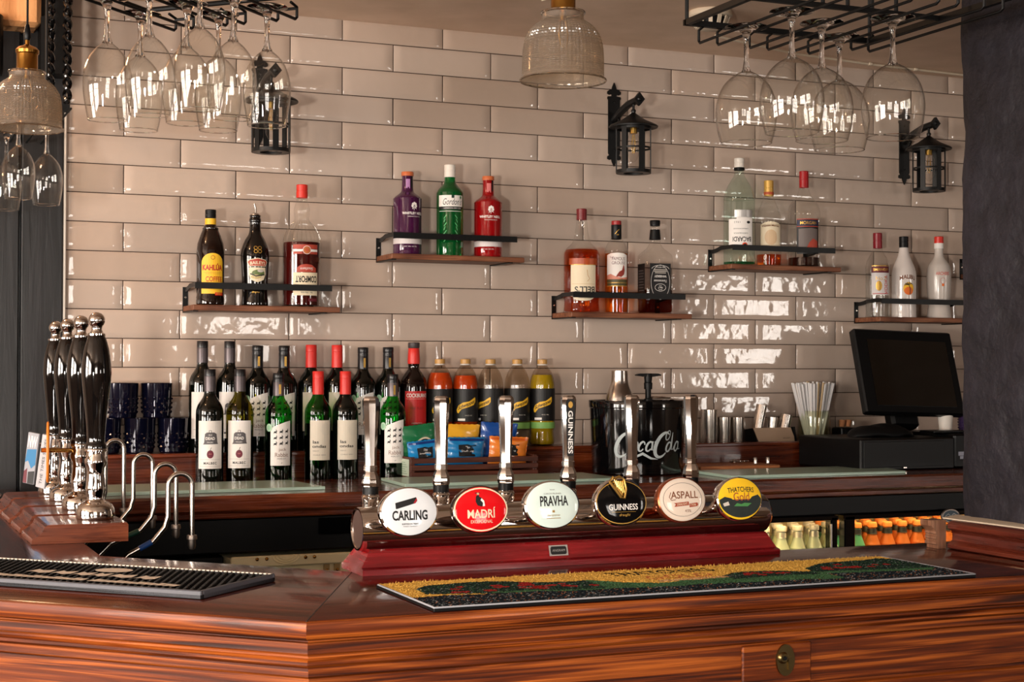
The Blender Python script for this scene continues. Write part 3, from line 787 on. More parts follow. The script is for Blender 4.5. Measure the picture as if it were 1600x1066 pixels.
# blended whisky with label upside down
amber = liquid('amber_whisky', (236, 158, 78)); amber2 = liquid('light_amber_whisky', (246, 194, 122)); amber_d = liquid('deep_amber', (176, 96, 50))
t = thing('whisky_bottle', 'large amber whisky bottle with cream label printed upside down and maroon cap', 'bottle', (1.320, -.075, S3))
pf = [(0, .004), (.049, 0), (.0535, .006), (.0525, .02), (.0515, .03), (.053, .045), (.0535, .10), (.0535, .165), (.052, .178), (.046, .189), (.035, .199), (.0265, .208), (.022, .225), (.0185, .245), (.0165, .262), (.0155, .275), (.0155, .288)]
hollow(t, pf, glass_clear, 44); fill(t, pf, .186, amber)
cap_of(t, .307, .033, .0155, C('maroon_cap', (116, 30, 34), .35))
L = Label(cyl(.0538, R(-19))); L.rect(-.040, .046, .040, .138, CRM, 1); L.oval(.0, .047, .034, .014, CRM, 1, t0=PI, t1=2 * PI)
L.rect(-.046, .139, .046, .158, C('rust_band', (166, 70, 30), .35), 1); L.rect(-.040, .1385, .040, .1400, GLD, 2)
L.text("BELL'S", .004, .066, .018, K, 2, w=.062, rot=PI, bold=.02); L.text('ORIGINAL', .004, .050, .004, K, 2, rot=PI, w=.03); L.text('BLENDED SCOTCH WHISKY', .004, .042, .0032, K, 2, rot=PI, w=.040)
L.stroke([(.010, .124), (.012, .108), (.018, .098), (.011, .090)], .0012, C('ochre', ()), 2); L.rect(-.036, .082, .036, .0826, C('ochre', ()), 2)
L.build('label', t)
# grouse whisky
t = thing('whisky_bottle', 'slim amber whisky bottle with a white label showing a red brown bird', 'bottle', (1.435, -.075, S3))
pf = [(0, .004), (.032, 0), (.0355, .004), (.0355, .05), (.0355, .175), (.035, .184), (.031, .198), (.024, .212), (.0175, .222), (.0150, .232), (.0145, .26)]
hollow(t, pf, glass_clear, 40); fill(t, pf, .178, amber2)
cap_of(t, .276, .012, .0150, C('red_cap', (150, 28, 30), .35)); MB().lathe([(.0152, .264), (.0155, .262), (.0155, .222), (.015, .221)], seg=24).build('foil_sleeve', black_plastic, t)
L = Label(cyl(lambda z: .0157, R(-20))); L.stroke([(-.006, .236), (.002, .246), (.007, .250)], .002, GLD, 1); L.oval(.002, .234, .004, .002, GLD, 1); L.build('sleeve_mark', t)
L = Label(cyl(.0357, R(-22)))
L.poly([(-.034, .084), (.034, .084), (.034, .172), (.02, .177), (0, .179), (-.02, .177), (-.034, .172)], W, 1)
L.text('THE', -.017, .165, .005, MAR, 2); L.text('FAMOUS', .004, .161, .010, MAR, 2, w=.040); L.text('GROUSE', .004, .1485, .009, MAR, 2, w=.042)
L.poly([(-.034, .100), (-.034, .112), (-.02, .116), (-.006, .109), (.012, .104), (.034, .107), (.034, .100)], C('heather', (206, 130, 108)), 2)
L.rect(-.034, .080, .034, .100, C('moss', (74, 66, 34)), 2); L.rect(-.034, .079, .034, .081, GLD, 3); L.rect(-.034, .089, .034, .0903, GLD, 3)
L.poly([(-.002, .112), (.006, .123), (.014, .127), (.017, .136), (.0185, .142), (.021, .1415), (.022, .136), (.0235, .126), (.021, .114), (.012, .107), (.004, .108), (-.004, .107)], C('grouse_red', (138, 46, 34)), 3)
L.stroke([(.012, .108), (.013, .102), (.016, .101)], .0012, BRN, 3); L.stroke([(.008, .108), (.009, .102)], .0012, BRN, 3)
L.build('label', t)
# square black label whiskey
t = thing('whiskey_bottle', 'square whiskey bottle with black neck and black label printed upside down', 'bottle', (1.563, -.080, S3), R(-4))
def sq_prof(w, d, r, z):
    pts = []
    for cx_, cy_, a0 in ((w - r, d - r, 0), (-(w - r), d - r, PI / 2), (-(w - r), -(d - r), PI), (w - r, -(d - r), 1.5 * PI)):
        for k in range(5): a = a0 + PI / 2 * k / 4; pts.append((cx_ + r * math.cos(a), cy_ + r * math.sin(a), z))
    return pts
def sq_loft(secs):
    vs = []; 
    for (w, d, r, z) in secs: vs += sq_prof(w, d, r, z)
    m = MB(); n_ = 20
    fs = [(k * n_ + i, k * n_ + (i + 1) % n_, (k + 1) * n_ + (i + 1) % n_, (k + 1) * n_ + i) for k in range(len(secs) - 1) for i in range(n_)] + [tuple(range(n_ - 1, -1, -1))]
    return m.add(vs, fs), n_, len(secs)
m, n_, ns_ = sq_loft([(.040, .034, .012, .001), (.044, .038, .013, .008), (.0445, .0385, .012, .05), (.0445, .0385, .012, .168), (.0435, .0375, .013, .176), (.036, .032, .016, .186), (.024, .023, .018, .198), (.0175, .0175, .0172, .210), (.0155, .0155, .015, .222), (.0165, .0165, .016, .232), (.0145, .0145, .014, .25), (.0145, .0145, .014, .268)])
m.build('glass_body', glass_clear, t)
m, n_, ns_ = sq_loft([(.040, .034, .011, .004), (.043, .037, .011, .01), (.043, .037, .011, .072)]); m.f.append(tuple(range((ns_ - 1) * n_, ns_ * n_))); m.m.append(0)
m.build('liquid', amber_d, t)
MB().lathe([(.0172, .226), (.0178, .224), (.0150, .252), (.0148, .254)], seg=24).build('neck_sleeve', black_plastic, t)
MB().lathe([(0, .282), (.0150, .282), (.0158, .280), (.0158, .271), (.0150, .270), (.0150, .2655), (.0140, .265)], seg=24).build('cap', black_plastic, t)
L = Label(plane_map(MX(0, -.0387, 0)))
L.rect(-.034, .044, .034, .150, K, 1); L.ring(0, .132, .029, .013, .0010, W, 2, t0=.1, t1=PI - .1); L.ring(0, .094, .031, .052, .0009, W, 2)
L.text('JACK DANIEL\'S', 0, .0555, .011, W, 2, w=.056, rot=PI, bold=.02, arch=-3)
L.ring(0, .078, .018, .0115, .001, W, 2); L.text('OLD', 0, .0835, .003, W, 2, rot=PI); L.text('No.7', 0, .0775, .0052, W, 2, rot=PI, bold=.02); L.text('BRAND', 0, .0715, .0025, W, 2, rot=PI)
L.text('Tennessee', 0, .0975, .0075, W, 2, w=.042, rot=PI, shear=.3); L.text('WHISKEY', 0, .1115, .0068, W, 2, w=.040, rot=PI, bold=.02)
for j, wd in enumerate((.036, .042, .040)): L.rect(-wd / 2, .1205 + j * .0048, wd / 2, .1228 + j * .0048, SGRY, 2)
L.text('70cl 40%Vol', 0, .1385, .0042, W, 2, rot=PI)
L.build('label', t)
L = Label(plane_map(MX(-.0447, 0, 0, rz=-PI / 2))); L.rect(-.026, .044, .026, .150, K, 1)
for j in range(9): L.rect(-.018, .060 + j * .0085, .014 + .004 * (j % 2), .0625 + j * .0085, GR, 2)
L.build('side_label', t)
# rums
t = thing('rum_bottle', 'tall clear white rum bottle with white cap and upside down label', 'bottle', (1.861, -.075, S4))
pf = [(0, .004), (.046, 0), (.049, .005), (.0485, .03), (.0485, .19), (.048, .205), (.045, .222), (.037, .243), (.026, .262), (.0175, .276), (.015, .288), (.0145, .305)]
hollow(t, pf, glass_aqua, 44); fill(t, pf, .010, liquid('green_tint_rum', (90, 196, 160)))
cap_of(t, .332, .030, .0158, white_p); MB().lathe([(.0162, .303), (.0166, .301), (.0166, .295), (.0155, .2945)], seg=24).build('neck_ring', black_plastic, t)
L = Label(cyl(.0488, R(-25)))
L.rect(-.040, .054, .040, .140, W, 1); L.rect(-.020, .145, .040, .168, SIL, 1); L.rect(-.014, .140, .040, .146, W, 1)
L.text('BACARDI', .004, .078, .015, K, 2, w=.060, rot=PI, bold=.02); L.oval(.012, .060, .0085, .008, C('red_orange', (204, 72, 36)), 2); L.oval(.012, .060, .005, .004, K, 3); L.text('CARTA BLANCA', 0, .096, .0042, K, 2, rot=PI)
L.text('SUPERIOR WHITE RUM', 0, .110, .0032, K, 2, rot=PI); L.oval(.024, .130, .006, .0042, K, 2); L.text('1862', -.012, .130, .0052, K, 2, rot=PI, spacing=1.5)
L.build('label', t)
t = thing('rum_bottle', 'small spiced rum bottle with gold cap and a low level of amber rum', 'bottle', (1.968, -.075, S4))
pf = [(0, .004), (.037, 0), (.0395, .004), (.039, .03), (.0395, .10), (.0395, .140), (.037, .158), (.029, .182), (.0205, .202), (.0152, .220), (.0140, .235)]
hollow(t, pf, glass_clear, 40); fill(t, pf, .036, amber)
cap_of(t, .268, .048, .0148, C('gold_foil', (200, 156, 76), .35, .3)); MB().lathe([(.0155, .232), (.0157, .231), (.0157, .223)], seg=24).build('neck_ring', C('terracotta', ()), t)
L = Label(cyl(.0397, R(-22))); L.rect(-.034, .062, .034, .128, C('cream', ()), 1); L.oval(0, .064, .034, .014, CRM, 1, t0=PI, t1=2 * PI); L.oval(0, .122, .034, .015, CRM, 1, t0=0, t1=PI); L.text('Captain Morgan', 0, .124, .0065, BRN, 2, w=.056, bold=.02, arch=4)
L.oval(0, .088, .020, .024, C('pale_tan', (206, 176, 140)), 2); L.text('SPICED GOLD', 0, .058, .0045, RED, 3)
L.build('label', t)
t = thing('rum_bottle', 'round shouldered dark rum bottle with a long red cap', 'bottle', (2.098, -.075, S4))
pf = [(0, .004), (.047, 0), (.0505, .005), (.050, .03), (.0505, .10), (.0505, .165), (.0495, .18), (.044, .197), (.033, .213), (.023, .226), (.0168, .243), (.0145, .262), (.014, .275)]
hollow(t, pf, glass_clear, 44); fill(t, pf, .030, mat('dark_rum', (34, 12, 8), .03, coat=.3)); cap_of(t, .304, .052, .0148, C('red_foil', (160, 22, 26), .3))
L = Label(cyl(.0508, R(-19))); L.rect(-.036, .040, .040, .150, K, 1); L.rect(-.036, .128, .040, .146, C('navy', (26, 30, 60)), 2); L.rect(-.036, .1245, .040, .127, C('brick_red', ()), 2); L.rect(-.036, .147, .040, .150, C('brick_red', ()), 2); L.text('MORGAN', .002, .137, .010, GLD, 3, w=.054, bold=.02)
L.poly([(-.030, .06), (.034, .06), (.034, .118), (.010, .121), (-.030, .118)], C('dusk', (104, 92, 88)), 2); L.poly([(-.004, .06), (.034, .06), (.034, .08), (.016, .088), (.004, .076)], C('brick_red', ()), 3); L.rect(-.030, .046, .034, .056, BRN, 2)
L.build('label', t)
# vodka, coconut rum, schnapps
t = thing('vodka_bottle', 'clear vodka bottle with dark red cap on the shelf above the till', 'bottle', (2.379, -.075, S5))
pf = [(0, .004), (.035, 0), (.0385, .004), (.037, .02), (.0385, .035), (.0385, .15), (.038, .165), (.034, .182), (.024, .200), (.0170, .212), (.0145, .225), (.014, .242)]
hollow(t, pf, glass_clear, 40); fill(t, pf, .142, liquid('clear_spirit', (244, 246, 246)))
cap_of(t, .272, .050, .0146, C('dark_red_foil', (130, 20, 34), .3))
L = Label(cyl(.0387, R(-21))); L.rect(-.030, .070, .034, .142, C('smoke_white', (206, 200, 198)), 1); L.rect(-.030, .142, .034, .162, MAR, 1); L.text('SMIRNOFF', .002, .152, .0085, GLD, 2, w=.052, bold=.02); L.rect(-.030, .163, .034, .1655, GLD, 1)
L.text('No.21', .004, .124, .012, GLD, 2); L.text('VODKA', .018, .104, .012, RED, 2, rot=PI / 2); L.oval(-.006, .100, .010, .016, GLD, 2); L.rect(-.026, .074, .030, .076, RED, 2)
L.build('label', t)
t = thing('coconut_rum_bottle', 'opaque white coconut rum bottle with black cap and palm emblem', 'bottle', (2.482, -.075, S5))
pf = [(0, .004), (.036, 0), (.0395, .005), (.0390, .03), (.0395, .12), (.0395, .140), (.036, .160), (.0265, .184), (.0185, .204), (.0150, .222), (.0140, .236), (.014, .240)]
MB().lathe(smooth_prof(pf, 3), seg=40).build('glass_body', mat('white_opal_glass', (214, 204, 198), .14, coat=.5), t)
cap_of(t, .264, .036, .0150, black_plastic)
L = Label(cyl(.0397, R(-20))); L.text('MALIBU', .002, .132, .014, BRN, 1, w=.054, bold=.03, arch=8); L.oval(.004, .094, .018, .020, YEL, 1); L.oval(.004, .086, .015, .013, ORG, 2)
L.stroke([(.008, .074), (.009, .092), (.004, .106)], .0022, K, 3)
for a in (20, 70, 120, 160, 200): L.stroke([(.004, .106), (.004 + .010 * math.cos(R(a)), .108 + .006 * math.sin(R(a))), (.004 + .016 * math.cos(R(a)), .104 + .004 * math.sin(R(a)))], [.002, .003, .0006], K, 3)
L.build('label', t)
t = thing('schnapps_bottle', 'frosted white schnapps bottle with bright red cap, rightmost on its shelf', 'bottle', (2.623, -.075, S5))
pf = [(0, .004), (.037, 0), (.0395, .006), (.0365, .03), (.0350, .05), (.0385, .09), (.0400, .13), (.0390, .155), (.034, .175), (.022, .192), (.0155, .204), (.0140, .22), (.014, .245)]
MB().lathe(smooth_prof(pf, 3), seg=40).build('glass_body', mat('frosted_white_glass', (196, 186, 178), .22, coat=.3), t)
cap_of(t, .269, .022, .0150, C('bright_red_foil', ()), r2=.0152); MB().lathe([(.0152, .247), (.0155, .246), (.0155, .230), (.0148, .229)], seg=24).build('neck_band', W, t)
L = Label(cyl(.0398, R(-25))); L.text('ARCHERS', .004, .146, .011, C('rose', (196, 96, 84)), 1, w=.046, bold=.02); L.oval(.004, .108, .0042, .0042, ORG, 1); L.ring(.004, .122, .010, .010, .001, C('rose', ()), 1); L.build('label', t)

# ------------------------------------------------------------------ wine bottles on the back counter
def wine(kind, x, y, z, label, group, H=.294, glass=None, front=True, rz=0., lr=None):
    t = thing('wine_bottle', label, 'bottle', (x, y, z), rz, group)
    r = .0358
    pf = [(0, .008), (.030, .002), (.0335, 0), (r, .004), (r, .06), (r, .165), (r, .178), (.0345, .190), (.0295, .203), (.0215, .215), (.0158, .226), (.0142, .238), (.0142, .262), (.0142, H - .012)]
    k = H / .294
    pf = [(a, b * k if b > .01 else b) for a, b in pf]
    MB().lathe(smooth_prof(pf, 3), seg=36).build('glass_body', glass or wine_dark, t)
    if glass: fill(t, pf, .150, mat('dark_wine', (12, 6, 8), .05, coat=.3))
    foil = {'malbec': C('pewter_foil', (88, 80, 82), .35, .5), 'rabbit': C('black_foil', (22, 20, 22), .3), 'rabbitb': C('black_foil', (22, 20, 22), .3), 'ondas': C('scarlet_foil', (204, 44, 36), .4)}[kind]
    if kind == 'malbec':
        MB().lathe([(0, H), (.0142, H), (.0150, H - .0015), (.0150, H - .018), (.0145, H - .0185)], seg=24).build('cap', C('black_foil', (22, 20, 22), .3), t)
        MB().lathe([(.0147, H - .0185), (.0150, H - .020), (.0150, H - .058), (.0146, H - .0585)], seg=24).build('neck_sleeve', foil, t)
    elif kind == 'ondas':
        MB().lathe([(0, H), (.0142, H), (.0152, H - .0015), (.0152, H - .018), (.0147, H - .0185), (.0150, H - .020), (.0154, H - .062), (.0148, H - .0625)], seg=24).build('cap', foil, t)
    else:
        MB().lathe([(0, H), (.0142, H), (.0152, H - .0015), (.0152, H - .014), (.0143, H - .0165), (.0150, H - .020), (.0150, H - .024)], seg=24).build('cap', foil, t)
        MB().lathe([(.0146, H - .024), (.0149, H - .025), (.0149, H - .060), (.0145, H - .0605)], seg=24).build('neck_sleeve', foil if kind == 'rabbit' else C('pewter_foil', ()), t)
        Lf = Label(cyl(.0151, R(0))); Lf.rect(-.003, H - .056, .003, H - .030, GLD, 1); Lf.build('sleeve_mark', t)
    L = Label(cyl(.0360, R(lr if lr is not None else (-9 if front else -2))))
    if kind == 'malbec':
        L.rect(-.0335, .036, .0335, .160, W, 1)
        L.poly([(-.019, .099), (.021, .100), (.019, .104), (.0165, .126), (.010, .130), (-.009, .130), (-.014, .126), (-.016, .104)], C('bag_grey', (86, 82, 84)), 2); L.stroke([(-.003, .130), (-.003, .135), (.003, .135), (.003, .130)], .0014, C('bag_grey', ()), 2)
        L.text('ISLE', 0, .1235, .004, W, 3); L.text('DEAD', 0, .1145, .0075, W, 3, w=.024, bold=.03); L.text('MALBEC', 0, .1045, .0032, W, 3)
        L.oval(0, .0735, .0088, .0105, C('grape', (104, 22, 44)), 2); L.stroke([(0, .083), (.001, .088), (.003, .091)], .0012, K, 2); L.text('AA', 0, .0745, .004, C('pink', ()), 3)
        L.rect(-.027, .0600, .027, .0604, GR, 2); L.text('MALBEC', 0, .0505, .0065, K, 2, w=.034, spacing=1.2, bold=.03); L.rect(-.027, .0420, .027, .0424, GR, 2)
    elif kind in ('rabbit', 'rabbitb'):
        L.poly([(-.029, .040), (.029, .040), (.029, .158), (.012, .155), (-.010, .147), (-.029, .138)], W, 1)
        for a in range(3):
            for b_ in range(3):
                px, pz = -.0155 + a * .0155, .128 - b_ * .0155 + a * .001
                L.oval(px, pz, .0042, .0026, K, 2, n=12); L.oval(px + .0035, pz + .003, .0018, .0018, K, 2, n=8); L.stroke([(px + .0035, pz + .004), (px + .002 + .002 * ((a + b_) % 2), pz + .0075)], .0012, K, 2)
                L.stroke([(px - .003, pz), (px - .004, pz - .0042)], .0012, K, 2); L.stroke([(px + .003, pz), (px + .0035, pz - .004)], .0012, K, 2)
        L.text('jack', .004, .0815, .010, C('bronze_ink', (132, 98, 78)), 2, w=.021); L.text('Rabbit', .002, .0685, .011, C('bronze_ink', ()), 2, w=.036); L.text('MERLOT', .002, .058, .0038, K, 2, spacing=1.2); L.stroke([(0, .046), (.004, .048)], .001, GR, 2)
        L.oval(-.034, .140, .0105, .0105, C('mint_seal', (150, 196, 160)), 2); L.ring(-.034, .140, .008, .008, .0008, W, 3)
    else:
        L.rect(-.0265 - (.006 if not front else 0), .052, .0335, .158, C('ivory', (206, 196, 178)), 1)
        for q in (.005, .009, .013): L.ring(.017, .134, q, q * 1.15, .0006, SGRY, 2)
        L.text('las', -.010, .1005, .0085, K, 2, w=.016, bold=.02); L.text('ondas', -.0005, .0890, .0082, K, 2, w=.038, bold=.02); L.text('MERLOT', -.010, .0765, .003, GR, 2); L.text('CHILE 2021', .000, .066, .0028, GR, 2, w=.034)
    L.build('label', t)
    return t
GB = 'wine bottles standing in the back row on the step'; GF = 'wine bottles standing in the front row'
CZ, SZ = 1.0702, 1.1434
wine('malbec', .198, -.170, CZ, 'dark wine bottle with weight bag label, leftmost of the front row', GF)
wine('malbec', .277, -.172, CZ, 'olive green wine bottle with weight bag label in the front row', GF, glass=glass_olive, lr=-15)
wine('rabbitb', .382, -.168, CZ, 'bright green wine bottle with rabbit label, just right of the olive bottle', GF, .284, glass=glass_bright_green, lr=-3)
wine('ondas', .490, -.170, CZ, 'red capped green wine bottle with ivory label in the front row', GF, .289, glass=glass_green)
wine('ondas', .566, -.170, CZ, 'red capped dark wine bottle with ivory label in the front row', GF, .289)
wine('rabbitb', .701, -.170, CZ, 'bright green wine bottle with rabbit label beside the snack crate', GF, .281, glass=glass_bright_green, lr=-10)
wine('malbec', .201, -.0620, SZ, 'dark pewter necked wine bottle in the back row, first from the blue tumblers', GB, .296)
wine('malbec', .275, -.0620, SZ, 'dark pewter necked wine bottle in the back row, second from the blue tumblers', GB, .296)
wine('rabbit', .351, -.0620, SZ, 'black wine bottle with rabbit label behind the olive green bottle', GB, .285)
wine('rabbit', .425, -.0620, SZ, 'black wine bottle with rabbit label in the back row, left of the red capped pair', GB, .285)
wine('ondas', .501, -.0620, SZ, 'red capped dark wine bottle in the back row, left one of the pair', GB, .288, front=False)
wine('ondas', .575, -.0620, SZ, 'red capped dark wine bottle in the back row, right one of the pair', GB, .288, front=False)
wine('rabbit', .650, -.0620, SZ, 'black wine bottle with rabbit label behind the leftmost tap handle', GB, .282)
wine('rabbit', .724, -.0620, SZ, 'black wine bottle with rabbit label just left of the red labelled port', GB, .283)
t = thing('port_bottle', 'dark port bottle with red label, red neck foil and grey stopper', 'bottle', (.800, -.0625, SZ), 0)
pf = [(0, .006), (.034, 0), (.0372, .004), (.0375, .06), (.0378, .17), (.037, .182), (.033, .196), (.024, .211), (.0165, .222), (.0158, .232), (.0172, .245), (.0160, .262), (.0150, .28)]
MB().lathe(smooth_prof(pf, 3), seg=36).build('glass_body', mat('dark_port_bottle', (18, 8, 6), .05, coat=.4), t)
MB().lathe([(.0160, .236), (.0172, .237), (.0178, .246), (.0168, .262), (.0160, .279), (.0150, .2805)], seg=24).build('neck_foil', C('scarlet_foil', ()), t)
MB().lathe([(0, .297), (.0150, .297), (.0165, .295), (.0165, .2835), (.0150, .2805)], seg=24).build('stopper', C('dark_grey_cap', (58, 50, 50)), t)
L = Label(cyl(.0379, R(-7))); L.rect(-.034, .048, .036, .160, C('port_red', (192, 24, 26)), 1); L.text("COCKBURN'S", .003, .148, .0115, W, 2, w=.064, bold=.02); L.text('FINE RUBY', .002, .112, .007, DRED, 2, w=.040); L.text('PORTO', .002, .070, .0032, W, 2, w=.03); L.rect(-.03, .138, .03, .1384, W, 2); L.build('label', t)

# ------------------------------------------------------------------ mixers
def mixer(x, y, label, liq, level, banner, extra):
    t = thing('mixer_bottle', label, 'bottle', (x, y, SZ), 0, 'litre mixer bottles with black labels')
    pf = [(0, .010), (.020, .006), (.030, .001), (.035, .004), (.0370, .014), (.0355, .030), (.0345, .044), (.0365, .050), (.037, .06), (.037, .165), (.0368, .178), (.034, .195), (.028, .212), (.020, .225), (.0135, .233), (.0122, .238)]
    hollow(t, pf, plastic_clear, 36, 'bottle_body', 3)
    if liq is not None: fill(t, pf, level, liq)
    MB().lathe([(0, .2505), (.0135, .2505), (.0148, .249), (.0148, .238), (.0138, .2375)], seg=24).build('cap', C('tan_gold_cap', (186, 140, 76), .4), t)
    MB().lathe([(.0130, .2375), (.0155, .236), (.0155, .2345), (.013, .233)], seg=20).build('neck_ring', white_p, t)
    L = Label(cyl(.0372, R(0)))
    L.rect(-.110, .072, .110, .166, K, 1)
    cx_ = banner
    bn = [(cx_ - .028, .098), (cx_ - .030, .106), (cx_ - .024, .118), (cx_ - .010, .127), (cx_ + .008, .130), (cx_ + .026, .142), (cx_ + .028, .140), (cx_ + .028, .128), (cx_ + .022, .120), (cx_ + .006, .114), (cx_ - .014, .108), (cx_ - .024, .096)]
    L.poly(bn, YEL, 2); L.text('Schweppes', cx_, .1195, .0145, K, 3, w=.050, shear=.35, bold=.02, rot=.0, slope=.42)
    L.text('SINCE 1783', cx_ + .006, .090, .003, SGRY, 2); L.rect(cx_ - .026, .075, cx_ - .004, .0815, W, 2)
    if extra: L.rect(-.110, .050, .110, .068, C('lime_band', (128, 178, 92)), 1)
    L.build('label', t)
    return t
or_l = mat('orange_mixer', (232, 84, 28), .05, trans=.25, ior=1.34); ye_l = mat('yellow_mixer', (230, 200, 40), .05, trans=.45, ior=1.34)
mixer(.879, -.062, 'orange mixer bottle right beside the port bottle', or_l, .212, -.007, False)
mixer(.957, -.062, 'orange mixer bottle, right one of the two orange ones', or_l, .204, -.0103, False)
mixer(1.035, -.062, 'clear mixer bottle right beside the orange ones', None, 0, -.042, False)
mixer(1.119, -.062, 'clear mixer bottle left beside the yellow one', None, 0, -.006, True)
mixer(1.199, -.062, 'yellow lemonade mixer bottle with a lime green band', ye_l, .206, -.013, True)

# ------------------------------------------------------------------ cut glass tumblers
blue_glass = mat('dark_blue_cut_glass', (13, 14, 34), .06, coat=.6, metal=.4)
def tumbler():
    m = MB(); r = .0415; H = .092
    m.lathe([(0, .004), (r * .80, 0), (r * .88, .003), (r * .95, .04), (r, H - .001), (r - .001, H), (r - .003, H - .002), (r * .86, .012), (0, .010)], seg=48)
    for k in range(18):
        for j in range(4):
            a = 2 * PI * (k + .5 * (j % 2)) / 18; z = .016 + j * .0115; rr_ = r * (.905 + .085 * z / H)
            ca, sa = math.cos(a), math.sin(a); w_, h_ = .0055, .0058
            c0 = Vector((rr_ * ca, rr_ * sa, z)); tg = Vector((-sa, ca, 0)); nn = Vector((ca, sa, 0))
            p = [c0 - tg * w_, c0 - Vector((0, 0, h_)), c0 + tg * w_, c0 + Vector((0, 0, h_))]
            m.add([q - nn * .0012 for q in p] + [c0 + nn * .0030], [(0, 1, 4), (1, 2, 4), (2, 3, 4), (3, 0, 4)])
    return m
tb = None
for (x, y, z, lb) in ((-.053, -.063, SZ, 'dark blue cut glass tumbler in the lower row, nearest the hand pumps'), (.036, -.063, SZ, 'dark blue cut glass tumbler in the middle of the lower row'), (.124, -.063, SZ, 'dark blue cut glass tumbler in the lower row, nearest the wine bottles'),
                      (-.009, -.063, SZ + .0922, 'dark blue cut glass tumbler stacked on top, left one'), (.080, -.063, SZ + .0922, 'dark blue cut glass tumbler stacked on top, right one')):
    if tb is None: tb = tumbler().build('tumbler', blue_glass, None, smooth=18)
    else:
        tb = tb.copy(); col.objects.link(tb)
    tb.location = (x, y, z); tb.rotation_euler = (0, 0, x * 9); tag(tb, lb, 'glass', 'dark blue cut glass tumblers')

# ------------------------------------------------------------------ snack crate
cr = thing('snack_crate', 'small slatted dark wood crate full of snack packets on the back counter', 'crate', (.905, -.215, 1.0702))
W2, D2, H2 = .187, .055, .058
for z in (.010, .029, .048):
    MB().box((0, -D2, z), (W2 * 2, .005, .014), b=.001).build('front_slat', crate_w, cr); MB().box((0, D2, z), (W2 * 2, .005, .014), b=.001).build('back_slat', crate_w, cr)
for s_ in (-1, 1):
    MB().box((s_ * (W2 - .003), 0, H2 / 2), (.005, D2 * 2 - .006, H2), b=.001).build('end_board', crate_w, cr)
    MB().box((s_ * (W2 - .009), -D2 + .008, H2 / 2), (.008, .010, H2), b=.001).build('corner_post', crate_w, cr)
MB().box((0, 0, .003), (W2 * 2 - .01, D2 * 2 - .006, .004)).build('base_board', crate_w, cr)
L = Label(plane_map(MX(-W2 - .0004, 0, 0, rz=-PI / 2))); L.rect(-.04, .006, .045, .052, C('pale_notice', (190, 204, 184)), 1)
for j in range(6): L.rect(-.03, .012 + j * .006, .03 - .008 * (j % 3), .0135 + j * .006, C('soft_green', (120, 150, 120)), 2)
L.build('end_notice', cr)
def packet(x, y, z, w, h, c1, c2, label, tilt, ry, text2=None, zig=True, rows=('The', 'Snaffling', 'Pig')):
    t = thing('snack_packet', label, 'snack packet', (x, y, z + .018), 0, 'snack packets in the crate'); t.rotation_euler = (tilt, ry, 0)
    nx, nz = 16, 18; vs = []
    def th(u, v): return .014 * max(0, (1 - abs(u) ** 2.2)) ** .6 * max(0, 1 - abs(v) ** 3) ** .6 + .0009 * math.sin(u * 7 + v * 5 + x * 40) + .0008 * math.sin(v * 17 + u * 3)
    for s_ in (-1, 1):
        for j in range(nz + 1):
            for i in range(nx + 1):
                u, v = -1 + 2 * i / nx, -1 + 2 * j / nz
                zz = h * (v + 1) / 2 + (.0015 * (i % 2) if j in (0, nz) else 0)
                vs.append((u * w / 2 * (1 - .05 * (1 - v * v)), s_ * th(u, v), zz))
    q = (nx + 1) * (nz + 1); fs = []
    for j in range(nz):
        for i in range(nx):
            a = j * (nx + 1) + i; fs.append((a, a + 1, a + nx + 2, a + nx + 1)); fs.append((q + a, q + a + nx + 1, q + a + nx + 2, q + a + 1))
    MB().add(vs, fs).build('foil_bag', mat('foil_%d_%d_%d' % c1, c1, .28, coat=.3), t)
    def mp(x_, y_, e):
        u, v = max(-1, min(1, x_ / (w / 2))), y_ / h * 2 - 1
        return (x_, -(th(u, v) + .0006 + e), y_)
    L = Label(mp, strip=.008)
    if c2: L.rect(-w * .46, h * .90, w * .46, h * .975, mat('foil_%d_%d_%d' % c2, c2, .3, coat=.3), 1)
    if rows:
        L.poly([(-w * .22, h * .40), (w * .22, h * .40), (w * .24, h * .78), (w * .10, h * .76), (0, h * .80), (-w * .24, h * .78)], K, 2)
        for k, r_ in enumerate(rows): L.text(r_, 0, h * (.70 - .12 * k), h * .085, W, 3, shear=.15, w=min(w * .36, h * .05 * len(r_)))
    else:
        L.oval(w * .12, h * .55, w * .22, h * .17, C('cream', ()), 2); L.oval(w * .12, h * .55, w * .17, h * .13, K, 3); L.oval(w * .13, h * .55, w * .10, h * .08, SGRY, 4)
    if text2: L.text(text2, w * .05, h * .30, h * .12, W, 3, bold=.03)
    L.build('print', t)
    return t
packet(.775, -.185, 1.078, .110, .118, (26, 104, 62), None, 'green snack packet at the left end of the crate', .12, -.12, rows=None)
packet(.882, -.185, 1.078, .125, .117, (232, 170, 46), None, 'yellow snack packet at the back of the crate', .10, .03, rows=None)
packet(1.000, -.185, 1.078, .112, .120, (26, 74, 150), None, 'plain blue snack packet at the back of the crate, right side', .10, .06, rows=None)
packet(.775, -.224, 1.076, .095, .078, (22, 128, 190), (16, 52, 120), 'light blue snack packet with black logo, front left of the crate', .10, -.10)
packet(.890, -.228, 1.076, .110, .084, (26, 120, 180), (18, 48, 112), 'light blue snack packet with black logo in the middle of the crate', .10, .02, 'TOMATO')
packet(1.015, -.228, 1.076, .118, .084, (232, 130, 44), (206, 92, 30), 'orange snack packet with black logo, front right of the crate', .10, .05, 'TOMATO')

